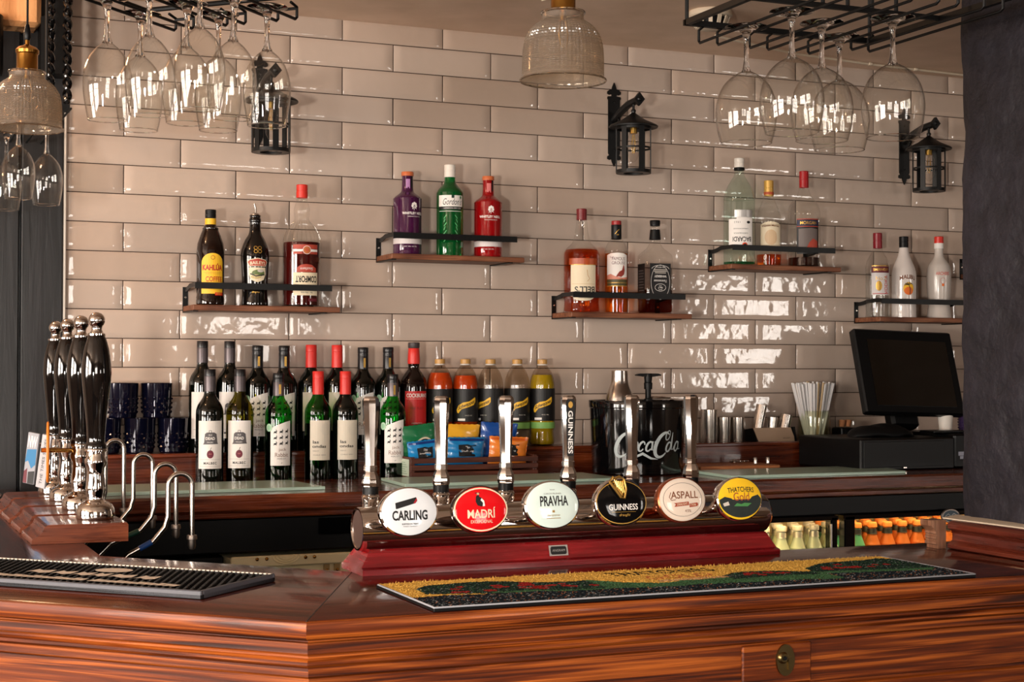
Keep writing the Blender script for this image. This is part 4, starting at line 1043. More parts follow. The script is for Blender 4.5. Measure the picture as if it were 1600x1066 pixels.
# ------------------------------------------------------------------ ice bucket with cola lettering
bk = thing('ice_bucket', 'black plastic party bucket with white cola script on the back counter', 'bucket', (1.404, -.268, 1.0702))
r_ = .1390; hb = .208
MB().lathe([(0, .003), (r_ * .90, 0), (r_ * .93, .004), (r_ * .985, hb - .025), (r_ * .985, hb - .022), (r_, hb - .020), (r_ * 1.005, hb - .002), (r_ * .998, hb), (r_ * .97, hb - .002), (r_ * .90, .012), (0, .010)], seg=64).build('bucket_body', black_gloss, bk)
L = Label(cyl(lambda z: r_ * (.93 + .055 * z / (hb - .025)) + .0006, R(-17)), .008)
L2 = C('frost_white', (192, 204, 206))
def arc(cx_, cy_, a, b_, t0, t1, n=18, sl=.35): return [(cx_ + a * math.cos(R(t0 + (t1 - t0) * i / n)) + sl * b_ * math.sin(R(t0 + (t1 - t0) * i / n)), cy_ + b_ * math.sin(R(t0 + (t1 - t0) * i / n))) for i in range(n + 1)]
def tap(n, a, b_): return [a + (b_ - a) * math.sin(PI * i / (n - 1)) for i in range(n)]
bx, bz = -.062, .082
L.stroke(arc(bx, bz + .004, .022, .033, 60, 315), tap(19, .003, .011), L2, 1)
L.stroke([(bx + .012, bz - .026), (bx + .03, bz - .030), (bx + .052, bz - .020), (bx + .075, bz - .033), (bx + .096, bz - .036)], [.004, .006, .008, .006, .001], L2, 1)
for (ox, k) in ((.030, 'o'), (.049, 'c'), (.070, 'a')):
    L.stroke(arc(bx + ox, bz, .0075, .013, 20, 380 if k == 'o' else 330), tap(19, .003, .0058), L2, 1)
    if k == 'a': L.stroke([(bx + ox + .011, bz + .014), (bx + ox + .007, bz - .010), (bx + ox + .016, bz - .010), (bx + ox + .022, bz)], [.004, .005, .003, .002], L2, 1)
L.rect(bx + .086, bz + .010, bx + .093, bz + .014, L2, 1)
L.stroke(arc(bx + .112, bz + .004, .022, .034, 55, 320), tap(19, .003, .011), L2, 1)
L.stroke(arc(bx + .130, bz + .030, .007, .013, 20, 380), tap(19, .0016, .0032), L2, 1)
L.stroke(arc(bx + .131, bz - .002, .0075, .013, 20, 380), tap(19, .003, .0055), L2, 1)
L.stroke([(bx + .148, bz + .038), (bx + .143, bz + .010), (bx + .141, bz - .010), (bx + .149, bz - .009), (bx + .153, bz)], [.002, .006, .005, .003, .002], L2, 1)
L.stroke(arc(bx + .163, bz - .001, .0075, .013, 20, 340), tap(19, .003, .0055), L2, 1); L.stroke([(bx + .174, bz + .012), (bx + .170, bz - .010), (bx + .180, bz - .008)], [.004, .005, .002], L2, 1)
L.build('lettering', bk)
t = thing('cocktail_shaker', 'brushed steel cocktail shaker bottle standing up out of the black bucket', 'shaker', (1.364, -.235, 1.0824))
MB().lathe(smooth_prof([(0, 0), (.036, .001), (.040, .006), (.0425, .16), (.0405, .195), (.036, .215), (.0295, .232), (.0255, .245), (.0240, .262), (.0235, .279)], 4) + [(.0200, .2795), (.0200, .270), (0, .270)], seg=40).build('shaker_body', steel, t)
t = thing('wine_saver_pump', 'black hand pump with a wide wing handle standing in the black bucket', 'pump', (1.454, -.240, 1.0824))
MB().lathe([(0, .0), (.013, 0), (.013, .19), (.0125, .198), (.0085, .200), (.0085, .228), (0, .228)], seg=24).build('pump_barrel', black_plastic, t)
MB().lathe([(0, .272), (.010, .272), (.012, .262), (.0105, .246), (.0125, .244), (.0118, .226), (0, .226)], seg=24).prism([(-.040, .002), (-.030, .0055), (0, .0060), (.030, .0055), (.040, .002), (.038, -.001), (.012, -.004), (-.012, -.004), (-.038, -.001)], -.0075, .0075, 0, MX(0, 0, .266, rx=PI / 2)).build('wing_handle', black_plastic, t)
t = thing('bar_strainer', 'steel bar strainer lying across the rim of the black bucket', 'strainer', (1.53, -.225, 1.2806))
MB().tube([(-.035 + .035 * math.cos(a * PI / 12), .035 * math.sin(a * PI / 12), .003) for a in range(24)], .0022, 8, closed=True).tube([(-.04 + .026 * math.cos(a * PI / 12), .026 * math.sin(a * PI / 12), .005) for a in range(24)], .0018, 6, closed=True).box((.03, 0, .003), (.07, .012, .002)).build('strainer_ring', steel, t)

# ------------------------------------------------------------------ steel cups, cocktail stand, straws
def cup(x, h, r, label, y=-.068):
    t = MB().lathe([(0, .001), (r * .93, 0), (r * .95, .002), (r, h), (r - .001, h + .0005), (r - .0018, h - .001), (r * .9, .004), (0, .004)], seg=32).build('steel_cup', steel)
    t.location = (x, y, SZ); return tag(t, label, 'cup', 'brushed steel cups and jigger tubes')
cup(1.757, .099, .0265, 'tall brushed steel cup, leftmost on the step beside the last tap handle')
cup(1.809, .076, .0215, 'short brushed steel cup in the middle of the row of three')
cup(1.858, .075, .0220, 'short brushed steel cup next to the cocktail set holder')
t = thing('cocktail_set_holder', 'tan fronted black angled holder with steel jiggers leaning in it', 'holder', (1.985, -.070, SZ))
MB().add([(-.072, -.035, 0), (.062, -.035, 0), (.050, -.025, .042), (-.086, -.025, .042), (-.072, -.031, 0), (.062, -.031, 0), (.050, -.021, .042), (-.086, -.021, .042)], [(0, 1, 2, 3), (7, 6, 5, 4), (0, 4, 5, 1), (3, 2, 6, 7), (0, 3, 7, 4), (1, 5, 6, 2)]).build('front_plate', C('tan_steel', (176, 150, 126), .4, .2), t)
MB().prism([(-.031, 0), (.04, 0), (.04, .035), (-.021, .042)], -.078, -.072, 0, Matrix(((0, 0, 1, 0), (1, 0, 0, 0), (0, 1, 0, 0), (0, 0, 0, 1)))).prism([(-.035, 0), (.04, 0), (.04, .035), (-.025, .044)], .058, .066, 0, Matrix(((0, 0, 1, 0), (1, 0, 0, 0), (0, 1, 0, 0), (0, 0, 0, 1)))).box((-.005, .012, .012), (.13, .05, .02)).build('body', black_plastic, t)
L = Label(plane_map(MX(0, -.0352, 0, rx=-.23))); L.text('BAR CRAFT', .030, .010, .0035, K, 1); L.build('maker_mark', t)
for k, (x, h, r2, a, lb) in enumerate(((1.926, .090, .017, -.22, 'taller steel tube leaning left in the cocktail set holder'), (1.980, .050, .016, .10, 'short steel jigger in the middle of the cocktail set holder'), (2.022, .058, .019, .30, 'steel jigger leaning right at the end of the cocktail set holder'))):
    o = MB().lathe([(0, 0), (r2, 0), (r2, h), (r2 - .001, h), (r2 - .001, .004), (0, .004)], seg=28).build('steel_jigger', steel)
    o.location = (x, -.070, SZ + .024); o.rotation_euler = (0, -a if k == 0 else a * .8, 0); tag(o, lb, 'jigger', 'jiggers in the holder')
jar = thing('straw_jar', 'clear glass jar holding a fan of white and tan straws', 'jar', (2.141, -.068, SZ))
jp = [(0, .003), (.042, 0), (.049, .004), (.0505, .03), (.0505, .075), (.047, .088), (.0465, .092)]
MB().lathe(smooth_prof(jp, 3) + [(.0445, .091), (.047, .074), (.048, .03), (.046, .007), (0, .006)], seg=40).build('glass_body', thin_glass('greenish_jar_glass', (249, 251, 241), .9, .06), jar)
MB().tube([(.0468 * math.cos(a * PI / 20), .0468 * math.sin(a * PI / 20), .0925) for a in range(40)], .0016, 8, closed=True).build('rim', glass_clear, jar)
sw = mat('white_straw', (226, 224, 224), .5); st = mat('tan_straw', (190, 164, 128), .6)
rs = random.Random(5); straw0 = {}
def straw_mesh(c):
    return MB().lathe([(.0030, 0), (.0035, 0), (.0035, .172), (.0030, .172), (.0030, 0)], seg=8).build('straw', sw if c == 'w' else st)
for k in range(60):
    u = -1 + 2 * (k + .5) / 60
    y_ = rs.uniform(-.8, .8); c = 't' if abs(u - .05) < .16 or k % 13 == 5 else 'w'
    first = c not in straw0
    o = straw_mesh(c) if first else straw0[c].copy()
    if first: straw0[c] = o
    else: col.objects.link(o)
    rad = math.sqrt(max(0, 1 - u * u * .8)); a = u * .27 + rs.uniform(-.02, .02); b = y_ * .20 * rad
    o.location = (2.141 + u * .032, -.068 + y_ * .016 * rad, SZ + .0065 + rs.uniform(0, .008))
    o.rotation_euler = (-b * .8, a, 0)
    tag(o, 'white paper straw fanned out in the glass jar' if c == 'w' else 'tan straw near the middle of the glass jar', 'straw', 'white straws in the jar' if c == 'w' else 'tan straws in the jar')

# ------------------------------------------------------------------ light timber board with bar tools
bd = tag(MB().box((0, 0, .007), (.27, .16, .014), b=.002).build('chopping_board', board_w), 'light timber board with small bar tools on the back counter', 'board'); bd.location = (1.735, -.210, 1.0702)
t = thing('bottle_opener', 'dark metal corkscrew lying on the light timber board', 'corkscrew', (1.775, -.215, 1.0850), R(8))
MB().tube([(-.035, 0, .006), (-.02, .002, .009), (0, 0, .006)], [.003, .004, .0035], 8).tube([(-.028, -.012, .006), (-.02, 0, .008), (-.028, .012, .006)], .0025, 8).build('lever_arms', dull_steel, t)
MB().tube([(.0 + k * .0011, .003 * math.cos(k * .9), .006 + .003 * math.sin(k * .9)) for k in range(34)], .001, 6).build('screw', steel, t)
for x, lb in ((1.812, 'small steel bottle stopper on the timber board, left one'), (1.855, 'small steel bottle stopper on the timber board, right one')):
    o = MB().lathe([(0, .020), (.005, .020), (.006, .018), (.006, .002), (.0075, 0), (0, 0)], seg=18).build('bottle_stopper', steel); o.location = (x, -.245, 1.0848); tag(o, lb, 'stopper', 'bottle stoppers on the board')

# ------------------------------------------------------------------ frosted glass boards along the counter
def glass_board(pts, label):
    o = MB().prism(pts, 1.0703, 1.0785).build('glass_board', pale_mat_glass, smooth=20)
    md = o.modifiers.new('edge', 'BEVEL'); md.width = .0012; md.segments = 2
    return tag(o, label, 'glass board', 'pale green glass boards on the back counter')
glass_board([(-.14, -.53), (.405, -.53), (.382, -.285), (-.14, -.285)], 'pale green glass board in front of the wine bottles on the left')
glass_board([(.612, -.53), (1.215, -.53), (1.215, -.30), (.625, -.30)], 'pale green glass board in front of the snack crate')
glass_board([(1.53, -.575), (2.105, -.575), (2.165, -.335), (1.545, -.335)], 'pale green glass board in front of the timber board and the till')
L = Label(lambda x, y, e: (x, y, 1.0786 + e)); L.text('wine menu', 1.98, -.36, .010, C('ink_blue', (60, 90, 110)), 1, w=.11); L.stroke([(1.86, -.39), (1.95, -.375), (2.08, -.38)], .002, C('rose', ()), 1)
tag(L.build('printed_strip', None), 'faint printed strip on the rightmost glass board', 'print')

# ------------------------------------------------------------------ till, screen and bits
t = thing('cash_till', 'black cash drawer unit at the right end of the back counter', 'till', (0, 0, 0))
MB().box((2.21, -.29, 1.117), (.34, .32, .093), b=.004).build('drawer_case', black_plastic, t)
o = MB().box((2.195, -.451, 1.118), (.29, .004, .075), b=.001).build('drawer', black_plastic, t)
MB().box((2.195, -.454, 1.078), (.012, .003, .004)).build('lock', steel, o)
pr_ = thing('receipt_printer', 'black box printer with small pale stickers beside the cash drawer', 'printer', (0, 0, 0))
MB().box((2.50, -.29, 1.122), (.225, .30, .103), b=.006).build('case', black_plastic, pr_)
MB().box((2.53, -.4415, 1.126), (.125, .004, .072), b=.001).build('front_flap', black_matt, pr_)
L = Label(plane_map(MX(0, -.4402, 0))); L.rect(2.402, 1.108, 2.424, 1.120, C('sticker_grey', (150, 152, 166)), 1); L.rect(2.408, 1.098, 2.432, 1.107, C('sticker_grey', ()), 1); L.oval(2.429, 1.131, .002, .002, W, 1); L.build('sticker', pr_)
mo = thing('till_screen', 'black touch screen monitor tilted back under the right hand wall shelf', 'monitor', (2.352, -.296, 1.228)); mo.rotation_euler = (-.34, .03, R(-4))
MB().box((0, 0, .135), (.355, .030, .275), b=.005).build('casing', black_plastic, mo)
o = MB().box((.006, -.0165, .130), (.285, .003, .215)).build('screen', mat('dark_screen', (22, 18, 14), .06, coat=.8), mo)
st_ = MB(); st_.box((0, .07, .04), (.10, .05, .13), b=.01); st_.build('stand', black_plastic, mo)
tl = tag(MB().sphere((0, 0, 0), 1, 28, 0, None, (.115, .06, .035)).build('folded_black_cloth', black_matt), 'heap of black cloth lying on the till under the screen', 'cloth'); tl.location = (2.215, -.31, 1.166)
for v in tl.data.vertices: v.co.z = max(v.co.z, 0) + .003 * math.sin(v.co.x * 60 + v.co.y * 40)
o = MB().box((0, 0, .004), (.14, .07, .006), b=.002).build('black_folder', black_plastic); o.location = (2.41, -.37, 1.1745); tag(o, 'flat black folder on the printer below the screen', 'folder')
t = thing('paper_cup', 'white paper cup standing on the printer below the screen', 'cup', (2.475, -.29, 1.1742))
MB().lathe([(0, .001), (.019, 0), (.024, .055), (.0225, .055), (.0175, .003), (0, .003)], seg=28).build('cup_body', white_p, t); MB().tube([(.0240 * math.cos(a * PI / 14), .0240 * math.sin(a * PI / 14), .055) for a in range(28)], .0012, 6, closed=True).build('rolled_rim', white_p, t)
o = tumbler().build('tumbler', mat('purple_cut_glass', (60, 44, 80), .06, coat=.6, metal=.2), None, smooth=18); o.location = (2.56, -.29, 1.1742); o.scale = (.72, .72, .72); tag(o, 'small purple cut glass tumbler beside the paper cup', 'glass')
for k, (x, lb) in enumerate(((2.245, 'wine cork standing beside the straw jar, left one'), (2.268, 'wine cork standing beside the straw jar, right one'))):
    o = MB().lathe([(0, .022), (.0095, .022), (.0105, .020), (.0085, 0), (0, 0)], seg=18).build('cork', C('cork', (168, 112, 74), .8)); o.location = (x, -.068, 1.1838); tag(o, lb, 'cork', 'corks beside the straw jar')
    o.rotation_euler = (0, .12, 0)
cb_ = MB().box((0, 0, .019), (.06, .055, .038), b=.003).build('cork_box', black_plastic); cb_.location = (2.255, -.068, SZ); tag(cb_, 'small black box under the two corks', 'box')

# ------------------------------------------------------------------ beer font: chrome cylinder on a red timber plinth
ft = thing('beer_font', 'long chrome beer font with six taps on a cherry red timber plinth', 'beer font', (0, 0, 0))
FY, FZ = -1.912, 1.121
XL, XR = .050, .783
AX = Matrix(((0, 0, 1, 0), (1, 0, 0, 0), (0, 1, 0, 0), (0, 0, 0, 1)))   # local Z -> world X
pr2 = [(-1.966, 1.0553), (-1.858, 1.0553), (-1.858, 1.064), (-1.864, 1.0665), (-1.878, 1.090), (-1.880, 1.0925), (-1.946, 1.0925), (-1.949, 1.090), (-1.956, 1.0665), (-1.966, 1.064)]
def plinth():
    m = MB(); n_ = len(pr2); vs = []
    for s_, xe in ((0, XL - .008), (1, XR - .003)):
        for (y, z) in pr2:
            ins = max(0, (z - 1.0645)) * .62
            vs.append((xe + (ins if s_ == 0 else -ins), y, z))
    m.add(vs, [(k, (k + 1) % n_, n_ + (k + 1) % n_, n_ + k) for k in range(n_)] + [tuple(range(n_)), tuple(range(2 * n_ - 1, n_ - 1, -1))])
    return m
plinth().build('plinth', font_w, ft, smooth=30)
rc = .0335
MB().lathe([(0, XL + .002), (rc - .004, XL + .002), (rc - .003, XL - .0005), (rc - .0005, XL - .0005), (rc, XL + .003), (rc, XR - .016), (rc * .97, XR - .007), (rc * .8, XR - .001), (rc * .4, XR + .002), (0, XR + .002)], (0, 0, 0), 64, 0, Matrix.Translation((0, FY, FZ)) @ AX).build('chrome_cylinder', chrome, ft)
o = MB().lathe([(0, XL + .0015), (rc - .0045, XL + .0015), (rc - .0045, XL + .0022)], (0, 0, 0), 48, 0, Matrix.Translation((0, FY, FZ)) @ AX).build('end_disc', mat('brown_end_disc', (96, 74, 66), .35, .5), ft)
L = Label(plane_map(MX(.372, -1.9540, 1.0785, rx=-.29)), eps=.0003)
L.rect(-.0165, -.0085, .0165, .0085, SIL, 1); L.poly([(-.014, -.004), (-.012, -.0065), (.012, -.0065), (.014, -.004), (.014, .004), (.012, .0065), (-.012, .0065), (-.014, .004)], K, 2); L.text('ANGRAM', 0, 0, .0038, SIL, 3, w=.022)
L.build('maker_plate', ft)
# badges
def badge(x, a, b_, rim, face, art, label, z=1.166):
    """oval lens badge on a stub, tilted slightly back; becomes a part of the font"""
    b_ *= 1.06; z -= .0145; M = MX(x, -1.985, z, rx=-.14)
    m = MB(); D = M @ MX(rx=PI / 2)
    sc = Matrix.Diagonal((1, b_ / a, 1, 1))
    m.lathe([(0, -.012), (a * .90, -.012), (a * .97, -.008), (a, -.002), (a, .004), (a * .985, .0075), (a * .93, .0085)], (0, 0, 0), 56, 0, D @ sc)
    m.lathe([(.016, -.050), (.016, -.010)], (0, 0, 0), 20, 0, D)
    o = m.build('badge', rim, ft); o['label'] = label
    m = MB(); m.lathe([(a * .935, .0085), (a * .90, .0092), (a * .6, .0108), (a * .3, .0116), (0, .0118)], (0, 0, 0), 56, 0, D @ sc)
    m.build('badge_face', face, o, smooth=60)
    def mp(px, py, e):
        q = min(1, (px / a) ** 2 + (py / b_) ** 2)
        return tuple(M @ Vector((px, -(.0118 - .0030 * q + e), py)))
    L = Label(mp, strip=.012, eps=.00025); art(L); L.build('badge_artwork', o)
    return o
lens_white = mat('lens_white', (214, 218, 222), .07, coat=.0, spec=.35); lens_red = mat('lens_red', (208, 20, 26), .07, coat=.0, spec=.35); lens_black = mat('lens_black', (10, 9, 10), .07, coat=.0, spec=.35)
lens_mint = mat('lens_mint', (206, 222, 216), .07, coat=.0, spec=.35); lens_cream = mat('lens_cream', (214, 198, 182), .07, coat=.0, spec=.35); lens_yel = mat('lens_yellow', (230, 184, 40), .07, coat=.0, spec=.35)
def art1(L):
    L.poly([(-.022, .0045), (-.0225, .0135), (.011, .0215), (.0125, .0160), (.008, .0120), (-.020, .0045)], K, 1); L.poly([(.006, .0125), (.0115, .0205), (.0125, .0160), (.009, .0120)], C('deep_red', (150, 16, 30)), 2)
    L.text('CARLING', 0, -.0055, .0150, K, 2, w=.056, bold=.03); L.text('BURTON ON TRENT', 0, -.0185, .0024, K, 2, w=.026, bold=.02); L.text('FINEST BARLEY', 0, -.0220, .0018, GR, 2, w=.022)
def art2(L):
    L.ring(0, 0, .0445, .0335, .0022, CRM, 1); L.text('MADRÍ', 0, -.005, .0165, CRM, 2, w=.046, bold=.015); L.text('EXCEPCIONAL', 0, -.0185, .0050, CRM, 2, w=.036)
    L.rect(-.003, -.0120, .008, -.0108, CRM, 3)
    L.poly([(-.008, .020), (-.004, .023), (-.002, .019), (.002, .017), (.005, .010), (.001, .004), (-.006, .006), (-.009, .012)], K, 2); L.poly([(.001, .017), (.005, .013), (.006, .005), (.002, .0045), (.003, .010), (-.001, .014)], W, 3); L.rect(-.009, .0245, -.001, .0258, K, 2); L.oval(-.0045, .0238, .0022, .0018, C('skin_tan', (196, 150, 120)), 3)
def art3(L):
    L.text('PRAVHA', .002, .006, .0160, K, 2, w=.048, bold=.02); L.text('CZECH PILSNER', .0, .0175, .0022, GR, 2, w=.030); L.text('PRAGUE', 0, .0235, .0016, GR, 2)
    L.rect(-.002, -.0120, .002, -.0085, C('bronze', (150, 116, 60)), 2); L.text('Staropramen', 0, -.0165, .0044, C('bronze', ()), 2, w=.022, shear=.3); L.rect(-.012, -.0215, .012, -.0205, C('bronze', ()), 2)
def art4(L):
    L.ring(0, 0, .0450, .0345, .0014, GLD, 1); L.text('GUINNESS', .002, -.0075, .0098, W, 2, w=.052, bold=.01); L.rect(-.020, -.0155, .024, -.0151, GLD, 2); L.text('draught', .004, -.0205, .0055, GLD, 2, shear=.3, w=.020)
def art5(L):
    L.ring(0, 0, .0425, .0335, .0006, SGRY, 1); L.ring(0, 0, .0360, .0275, .0006, GR, 1)
    L.text('ASPALL', .003, .0075, .0120, BRN, 2, w=.050, bold=.01); L.stroke([(-.0215, .012), (-.025, .004), (-.021, -.001), (-.014, .0)], .0011, BRN, 2)
    L.poly([(-.017, -.0115), (.010, -.0095), (.010, -.0035), (-.017, -.0055), (-.014, -.008)], C('rust', (150, 62, 38)), 2); L.text('DRAUGHT', -.002, -.0073, .0036, CRM, 3, w=.019, slope=.08)
    L.poly([(.011, -.0130), (.026, -.0115), (.028, -.0085), (.026, -.0055), (.011, -.0070)], C('rust', ()), 2); L.text('CYDER', .018, -.0090, .0030, CRM, 3, w=.011); L.text('4.5%', .008, -.0185, .0042, BRN, 2)
def art6(L):
    L.poly([(.040 * math.cos(PI + PI * i / 20), -.001 + .030 * math.sin(PI + PI * i / 20)) for i in range(21)], C('orchard_dark', (20, 30, 26)), 1)
    L.poly([(-.040, -.001), (-.030, .004), (-.018, .001), (-.010, -.006), (0, -.009), (-.02, -.012)], C('orchard_dark', ()), 1); L.poly([(.040, -.001), (.034, .006), (.022, .003), (.012, -.006), (.02, -.012)], C('orchard_dark', ()), 1)
    L.poly([(-.014, -.012), (.012, -.013), (.020, -.008), (.006, -.007), (0, -.009), (-.008, -.007)], C('field_green', (60, 124, 64)), 2); L.poly([(-.034, -.007), (-.024, -.004), (-.022, -.010), (-.032, -.012)], SGRY, 2)
    L.text('THATCHERS', .001, .0155, .0085, K, 2, w=.050, bold=.01, arch=3); L.text('Gold', .001, .0035, .0135, C('rust', ()), 2, w=.030)
badge(.106, .0470, .0355, chrome, lens_white, art1, 'white oval Carling lager badge')
badge(.222, .0460, .0350, mat('dark_steel_rim', (120, 104, 96), .15, 1.0), lens_red, art2, 'red oval Madri lager badge', 1.1655)
badge(.343, .0480, .0360, chrome, lens_mint, art3, 'pale mint oval Pravha lager badge', 1.1685)
o4 = badge(.464, .0465, .0370, chrome, lens_black, art4, 'black oval Guinness badge with gold harp', 1.1685)
badge(.575, .0450, .0350, mat('copper_rim', (176, 96, 62), .2, .9), lens_cream, art5, 'cream oval Aspall cider badge', 1.1695)
badge(.684, .0440, .0345, chrome, lens_yel, art6, 'yellow and green oval Thatchers cider badge', 1.1675)
M4 = MX(.464, -1.985, 1.154, rx=-.14)
hp = MB(); hp.tube([(-.010, -.0135, .036), (-.015, -.014, .040), (-.021, -.014, .033), (-.014, -.0165, .022), (-.004, -.0175, .008), (.002, -.0165, .006), (.006, -.0165, .020), (.004, -.015, .036), (-.004, -.015, .041), (-.012, -.0145, .038)], .0023, 8, 0, M4, closed=True)
for k in range(5): hp.tube([(-.013 + .0035 * k, -.0150, .036 - .001 * k), (-.009 + .0030 * k, -.0165, .024 - .003 * k)], .0007, 5, 0, M4)
hp.prism([(-.015, .034), (-.005, .010), (.001, .010), (.004, .034)], .0125, .0135, 0, M4 @ MX(rx=PI / 2))
hp.build('harp', gold, o4)
# taps and tall paddle handles behind the cylinder
for k, x in enumerate((.094, .214, .328, .442, .562, .678)):
    y = -1.842
    m = MB()
    m.lathe([(.0150, 0), (.0165, .004), (.0150, .010), (.0125, .016), (.0145, .026), (.0145, .036), (.0120, .039), (.0120, .043)], (x, y, 1.128), 24)
    m.tube([(x, FY + .02, 1.135), (x, y, 1.138)], .012, 14)
    m.tube([(x, y, 1.140), (x, y + .030, 1.134), (x, y + .045, 1.118), (x, y + .048, 1.085)], [.010, .009, .008, .007], 12)
    tp = m.build('tap', chrome, ft)
    m = MB(); m.lathe([(.0128, 0), (.0128, .012)], (x, y, 1.168), 24); m.build('tap_ring', black_plastic, tp)
    # faceted cone up to the collar, then the flat sided paddle
    def octo(w, d, z): c_ = .42; return [(x + px * w, y + py * d, z) for px, py in ((-1, -c_), (-c_, -1), (c_, -1), (1, -c_), (1, c_), (c_, 1), (-c_, 1), (-1, c_))]
    secs = [(.0125, .0120, 1.180), (.0132, .0126, 1.186), (.0120, .0115, 1.196), (.0085, .0082, 1.2035), (.0085, .0082, 1.2045), (.0100, .0098, 1.2050), (.0100, .0098, 1.2125), (.0088, .0086, 1.2135), (.0092, .0080, 1.235), (.0108, .0080, 1.270), (.0128, .0080, 1.305), (.0132, .0078, 1.316), (.0120, .0070, 1.3205), (.0085, .0050, 1.3235)]
    vs = [p for s_ in secs for p in octo(*s_)]; n_ = len(secs)
    fs = [(j * 8 + i, j * 8 + (i + 1) % 8, (j + 1) * 8 + (i + 1) % 8, (j + 1) * 8 + i) for j in range(n_ - 1) for i in range(8)] + [tuple(range(7, -1, -1)), tuple(range(n_ * 8 - 8, n_ * 8))]
    h = MB().add(vs, fs).build('tap_handle', chrome, ft, smooth=22)
    if k == 3:
        L = Label(plane_map(MX(x, y - .0083, 0))); L.poly([(-.0060, 1.222), (.0060, 1.222), (.0088, 1.312), (.0060, 1.317), (-.0060, 1.317), (-.0088, 1.312)], K, 1)
        L.text('GUINNESS', 0, 1.262, .0088, W, 2, w=.072, rot=-PI / 2, bold=.02); L.oval(0, 1.308, .0042, .0055, GLD, 2); L.build('handle_lettering', h)
        h['label'] = 'chrome handle with black strip lettered Guinness'

